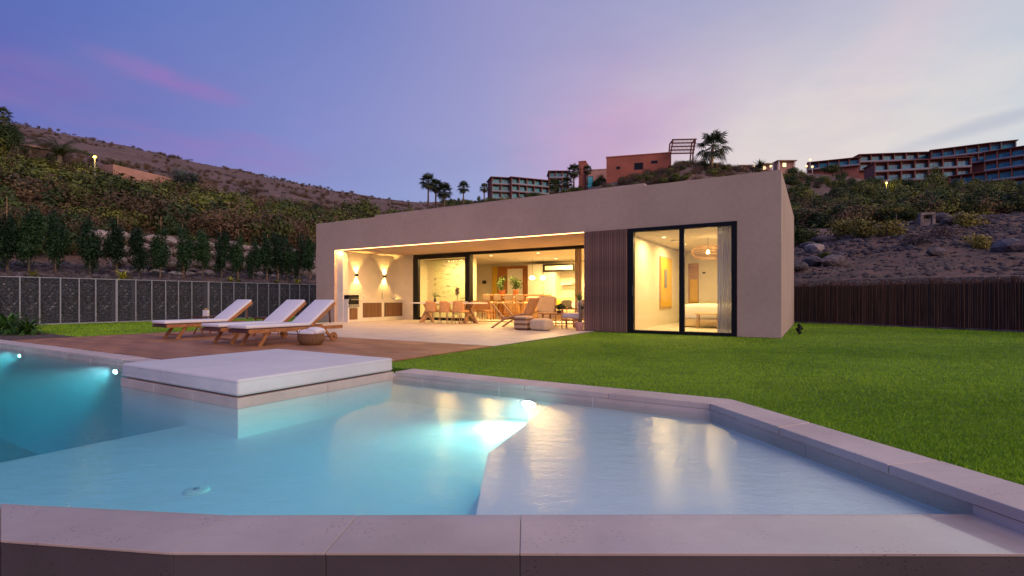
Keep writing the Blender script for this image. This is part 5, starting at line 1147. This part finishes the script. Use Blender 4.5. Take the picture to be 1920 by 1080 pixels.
bp_ = thing('blue_palm', 'silvery blue-grey rounded palm on the left slope', 'palm tree', at(340, 338, 62)); blade_plant(260, 1.9, .16, 9, droop=.25, up=-.1).build('crown', 'blue_palm', bp_)
bp2 = thing('blue_palm', 'smaller silvery palm touching the right side of the bigger one', 'palm tree', at(364, 340, 63)); blade_plant(160, 1.3, .14, 10, droop=.25, up=-.1).build('crown', 'blue_palm', bp2)
def tree(label, px, py, Y, wpx, hpx, m, seed, n=2600, th=.5):
    w_, h_ = wpx/F*Y/2, hpx/F*Y; t = thing('broadleaf_tree', label, 'tree', at(px, py, Y))
    link('crown', leaf_mesh('crown', m, leaves(n, (w_*1.05, w_*.9, h_*.55), (0, 0, h_*.52), .055*w_, 12, seed, .35)), t); MB().tube([(0, 0, -1), (0, 0, h_*.6)], [w_*.09, w_*.05], 8).build('trunk', 'trunk', t, True)
tree('dense dark green tree at the top of the left slope', 12, 300, 52, 74, 78, 'scrub_dark', 61, 5200); tree('tree with grey-green crown in front of the hotel on the right', 1750, 360, 120, 50, 48, 'scrub_green', 62)
tree('rounded dark tree left of the street lamp below the hotel', 1632, 358, 110, 44, 26, 'scrub_dark', 63); tree('wide olive tree on the terrace left of the hotel', 1562, 326, 150, 44, 20, 'scrub_green', 64); tree('low bushy tree on the ridge near the small pavilions', 1490, 330, 120, 34, 18, 'scrub_green', 65); tree('low dark tree between the hotel wings', 1690, 352, 120, 46, 18, 'scrub_dark', 66)
tree('dark bush in front of the left hotel below its balconies', 1000, 374, 150, 40, 16, 'scrub_dark', 67)

# ================================================================ hotels on the hill
def frame_from(P_L, P_R): d = P_R - P_L; return math.atan2(d.y, d.x), Vector((d.x, d.y, 0)).length
def hotel(label, pl, Y, pr, floors, bays, fh=3.1, depth=9, down=6, wall='hotel_red', slab='red_beam', ww=.84, group='terracotta hotel blocks on the hill', name='hotel_block', lit=()):
    PL = at(pl[0], pl[1], Y); z = PL.z; YR = (z - EYE)*F/(HOR - pr[1]); PR = Vector(((pr[0]-960)/F*YR, YR, z)); rz, ln = frame_from(PL, PR)
    t = thing(name, label, 'hotel', Vector((PL.x, PL.y, z - floors*fh)), rz, group); H_ = floors*fh
    MB().box(0, ln, 1.6, depth, -down, H_-.3).build('wall', wall, t)
    MB().box(-.5, ln+.5, -.35, depth+.4, H_-.298, H_).build('roof', slab, t)
    bw_ = ln/bays; wm = MB(); wm.box(-bw_*ww/2, bw_*ww/2, -.04, .10, 0, 2.35); wm = wm.mesh('window', 'dark_metal'); pm = MB().box(-bw_*ww/4+.04, bw_*ww/4-.04, -.07, -.045, .06, 2.29).mesh('pane', 'hotel_glass'); pl2 = MB().box(-bw_*ww/4+.04, bw_*ww/4-.04, -.07, -.045, .06, 2.29).mesh('pane', 'lit_window')
    for f in range(floors):
        z0 = f*fh
        MB().box(0, ln, -.1, 1.598, z0-.28, z0).build('balcony_slab', slab, t)
        MB().box(.02, ln-.02, -.08, -.04, z0+.002, z0+.55).build('balustrade', 'balustrade_panel', t)
        for k in range(bays):
            o = link('window', wm, t); o.location = ((k+.5)*bw_, 1.5, z0+.05)
            for s_ in (-1, 1): q = link('pane', pl2 if (f, k) in lit else pm, o); q.location = (s_*bw_*ww/4, 0, 0)
    pr_ = MB().box(-.16, .16, 0, 1.59, 0, fh-.31).mesh('pier', wall)
    for f in range(floors):
        for k in range(0, bays+1): o = link('pier', pr_, t); o.location = (min(max(k*bw_, .17), ln-.17), 0, f*fh+.001)
    return t
hotel('hotel wing nearest the right edge with teal glazing, lowest of the right blocks', (1780, 330), 165, (1975, 304), 2, 8, 3.3, down=12)
hotel('hotel wing with two rows of teal windows in the middle of the right complex', (1640, 304), 178, (1822, 293), 2, 7, 3.5, down=12)
hotel('upper hotel wing at the top right skyline', (1746, 281), 205, (1858, 267), 2, 5, 3.6, down=14)
hotel('highest hotel roof section at the right with overhanging eave', (1850, 268), 204, (1906, 262), 1, 2, 3.6, down=10, wall='grey_concrete')
hotel('tall hotel wing cut by the right edge of the view', (1845, 285), 190, (1975, 264), 2, 5, 3.6, down=14)
hotel('long hotel wing left of the complex with a single visible row of windows', (1612, 289), 215, (1744, 284), 2, 6, 3.4, down=12)
hotel('low hotel wing stepping down at the left end of the right complex', (1516, 304), 210, (1612, 294), 1, 5, 3.2, down=10)
hotel('left hotel block with blue balconies, nearest the single palm', (922, 331), 200, (957, 333), 3, 2, 2.9, down=8)
hotel('right hotel block with blue balconies above the villa roof', (959, 331), 200, (1030, 338), 3, 5, 2.9, down=8)
hotel('small upper hotel block behind the palms', (1030, 320), 210, (1066, 320), 3, 3, 3.0, down=10)
def massing(name, label, cat, pl, Y, pr, h_px, depth=8, m='red_render', holes=()):
    PL = at(pl[0], pl[1], Y); z = PL.z; YR = (z - EYE)*F/(HOR - pr[1]); PR = Vector(((pr[0]-960)/F*YR, YR, z)); rz, ln = frame_from(PL, PR); h_ = h_px/F*Y
    t = thing(name, label, cat, Vector((PL.x, PL.y, z - h_)), rz); MB().box(0, ln, 0, depth, 0, h_).build('wall', m, t); MB().box(-.1, ln+.1, -.1, depth+.1, h_+.002, h_+.25).build('parapet', m, t)
    for (u0, u1, v0, v1) in holes:
        w_ = MB().box(u0*ln, u1*ln, -.06, .0, h_*(1-v1), h_*(1-v0)).build('window', 'dark_metal', t); MB().box(u0*ln+.1, u1*ln-.1, -.10, -.065, h_*(1-v1)+.1, h_*(1-v0)-.1).build('pane', 'black_metal', w_)
    return t, ln, h_
massing('red_building', 'large plain red building with three small dark windows on the hilltop', 'building', (1137, 296), 118, (1258, 287), 52, 12, holes=((.16, .22, .34, .44), (.44, .58, .26, .50), (.70, .80, .22, .32)))
massing('red_tower', 'narrow tall orange-red tower between two palms', 'tower', (1085, 304), 140, (1098, 303), 60, 5)
t_, ln_, h__ = massing('stair_link', 'low brown link with tall teal pane left of the red building', 'building', (1099, 320), 138, (1138, 318), 44, 6, 'pink_render')
w_ = MB().box(.2, ln_*.34, -.1, -.01, h__*.12, h__*.75).build('window', 'dark_metal', t_); MB().box(.35, ln_*.34-.15, -.14, -.105, h__*.14, h__*.73).build('pane', 'hotel_glass', w_); MB().box(ln_*.5, ln_*.95, -.08, -.005, h__*.1, h__*.62).build('recess', 'black_metal', t_)
# pergola frame on the red building
PLp = at(1262, 262, 112); ps = PLp; wdt = 41/F*112; hh = 26/F*112
pe = thing('pergola', 'dark red timber lattice frame standing against the sky beside the big palm', 'pergola', Vector((PLp.x, PLp.y, PLp.z - hh)), R(-4))
tiltv = Vector((-.55, 0, -hh))
for x in (0, wdt):
    MB().bar((x, 0, hh), (x-.55, 0, -.2), .28, .28).build('post', 'red_beam', pe); MB().bar((x-.55, 0, 0), (x-.55, 0, -3.6), .26, .26).build('post', 'red_beam', pe)
    MB().bar((x, 3.0, hh), (x-.55, 3.0, -3.6), .26, .26).build('post', 'red_beam', pe)
for k in range(5):
    f = k/4; MB().bar((-.25-.55*f, -.05, hh*(1-f)), (wdt+.25-.55*f, -.05, hh*(1-f)), .18, .26).build('beam', 'red_beam', pe)
for k in range(17):
    x = wdt*(k+.5)/17; MB().bar((x, .12, hh+.1), (x-.52, .12, .1), .07, .07).build('batten', 'red_beam', pe)
MB().bar((0, 0, hh), (0, 3, hh), .2, .24).build('beam', 'red_beam', pe); MB().bar((wdt, 0, hh), (wdt, 3, hh), .2, .24).build('beam', 'red_beam', pe)
# small lit pavilions and lamps along the ridge
def pavilion(label, px0, px1, py, hpx, Y):
    PL, PR = at(px0, py, Y), at(px1, py, Y); w_ = PR.x - PL.x; h_ = hpx/F*Y; t = thing('pavilion', label, 'pavilion', Vector((PL.x, Y, PL.z - h_)), 0, 'small lit pavilions on the ridge')
    MB().box(0, w_, .3, 4, -3, h_-.25).build('wall', 'pink_render', t); MB().box(-.3, w_+.3, -.6, 4.3, h_-.248, h_).build('roof', 'thatch', t)
    for x in (.15, w_-.15): MB().box(x-.12, x+.12, -.45, -.25, -3, h_-.25).build('post', 'white_paint', t)
    q = MB().box(w_*.3, w_*.55, .22, .298, .1, h_*.7).build('window', 'dark_metal', t); MB().box(w_*.32, w_*.53, .19, .218, .2, h_*.68).build('pane', 'lit_window', q)
pavilion('flat-roofed pavilion right above the villa corner', 1458, 1490, 301, 13, 130); pavilion('small low pavilion in the middle of the ridge', 1424, 1448, 307, 12, 125); pavilion('small dark-roofed pavilion left of the agave', 1388, 1408, 310, 12, 125)
def street_lamp(label, px, py, Y, hpx, power, arm=.0):
    h_ = hpx/F*Y; t = thing('street_lamp', label, 'street lamp', at(px, py + hpx, Y), 0, 'lit street lamps on the slopes'); MB().tube([(0, 0, -2), (0, 0, h_)], [.07, .05], 8).build('pole', 'grey_concrete', t, True)
    MB().lathe([(.0, 0), (.13, .02), (.17, .12), (.11, .22), (.0, .24)], 12, (0, 0, h_)).build('globe', 'street_glow', t, True); lamp('lamp_light', 'POINT', (0, -.25, h_-.05), power, (1, .66, .12), t, .15)
street_lamp('yellow glowing street lamp on the left slope by the feathery palm', 178, 296, 54, 20, 60); street_lamp('yellow glowing street lamp on the right slope below the hotel', 1662, 344, 84, 20, 60)
for px, py, Y, lab in ((1519, 300, 200, 'white glowing globe lamp, upper left of the three near the right hotel'), (1512, 312, 195, 'white glowing globe lamp, lower left of the three near the right hotel'), (1523, 313, 195, 'white glowing globe lamp, lower right of the three near the right hotel'), (1381, 318, 112, 'yellow glowing bollard lamp at the left of the pavilions'), (1413, 312, 118, 'glowing bollard lamp just left of the agave'), (1445, 312, 118, 'glowing bollard lamp just right of the agave')):
    t = thing('bollard_lamp', lab, 'lamp', at(px, py, Y), 0, 'glowing globe lamps along the ridge'); s_ = Y/200
    MB().lathe([(.0, -.5*s_), (.40*s_, -.2*s_), (.5*s_, .15*s_), (.25*s_, .5*s_), (.0, .55*s_)], 10).build('globe', 'lit_window', t, True); MB().tube([(0, 0, -2.5), (0, 0, -.45*s_)], .10, 6).build('post', 'white_paint', t)
# garden wall and shelter on the left slope
gw = thing('garden_wall', 'low pink rendered wall on the left slope beside the street lamp', 'wall', at(190, 318, 62), 0)
o = gw.location
def wpt(px, py, Y): return at(px, py, Y) - o
for (p0, y0, Y0), (p1, y1, Y1) in (((186, 310, 62), (212, 308, 59)), ((212, 308, 59), (322, 334, 63))):
    a_, c_ = wpt(p0, y0, Y0), wpt(p1, y1, Y1); n_ = Vector((-(c_-a_).y, (c_-a_).x, 0)).normalized()*.3
    MB().add([a_ - Vector((0,0,2)), c_ - Vector((0,0,2)), c_ + n_ - Vector((0,0,2)), a_ + n_ - Vector((0,0,2)), a_, c_, c_ + n_, a_ + n_], [(0,3,2,1),(4,5,6,7),(0,1,5,4),(1,2,6,5),(2,3,7,6),(3,0,4,7)]).build('wall_section', 'pink_render', gw)
gs = thing('garden_shelter', 'pale thatched shelter roof half hidden by trees at the upper left', 'shelter', at(66, 284, 60), R(-25)); MB().add([(-1.7,-1.2,.75),(1.7,-1.2,.1),(1.7,1.3,.1),(-1.7,1.3,.75),(-1.7,-1.2,.95),(1.7,-1.2,.3),(1.7,1.3,.3),(-1.7,1.3,.95)], [(0,3,2,1),(4,5,6,7),(0,1,5,4),(1,2,6,5),(2,3,7,6),(3,0,4,7)]).build('roof', 'thatch', gs)
for x in (-1.4, 1.4): MB().tube([(x, -1, -2), (x, -1, .3 if x > 0 else .75)], .07, 6).build('post', 'trunk', gs)
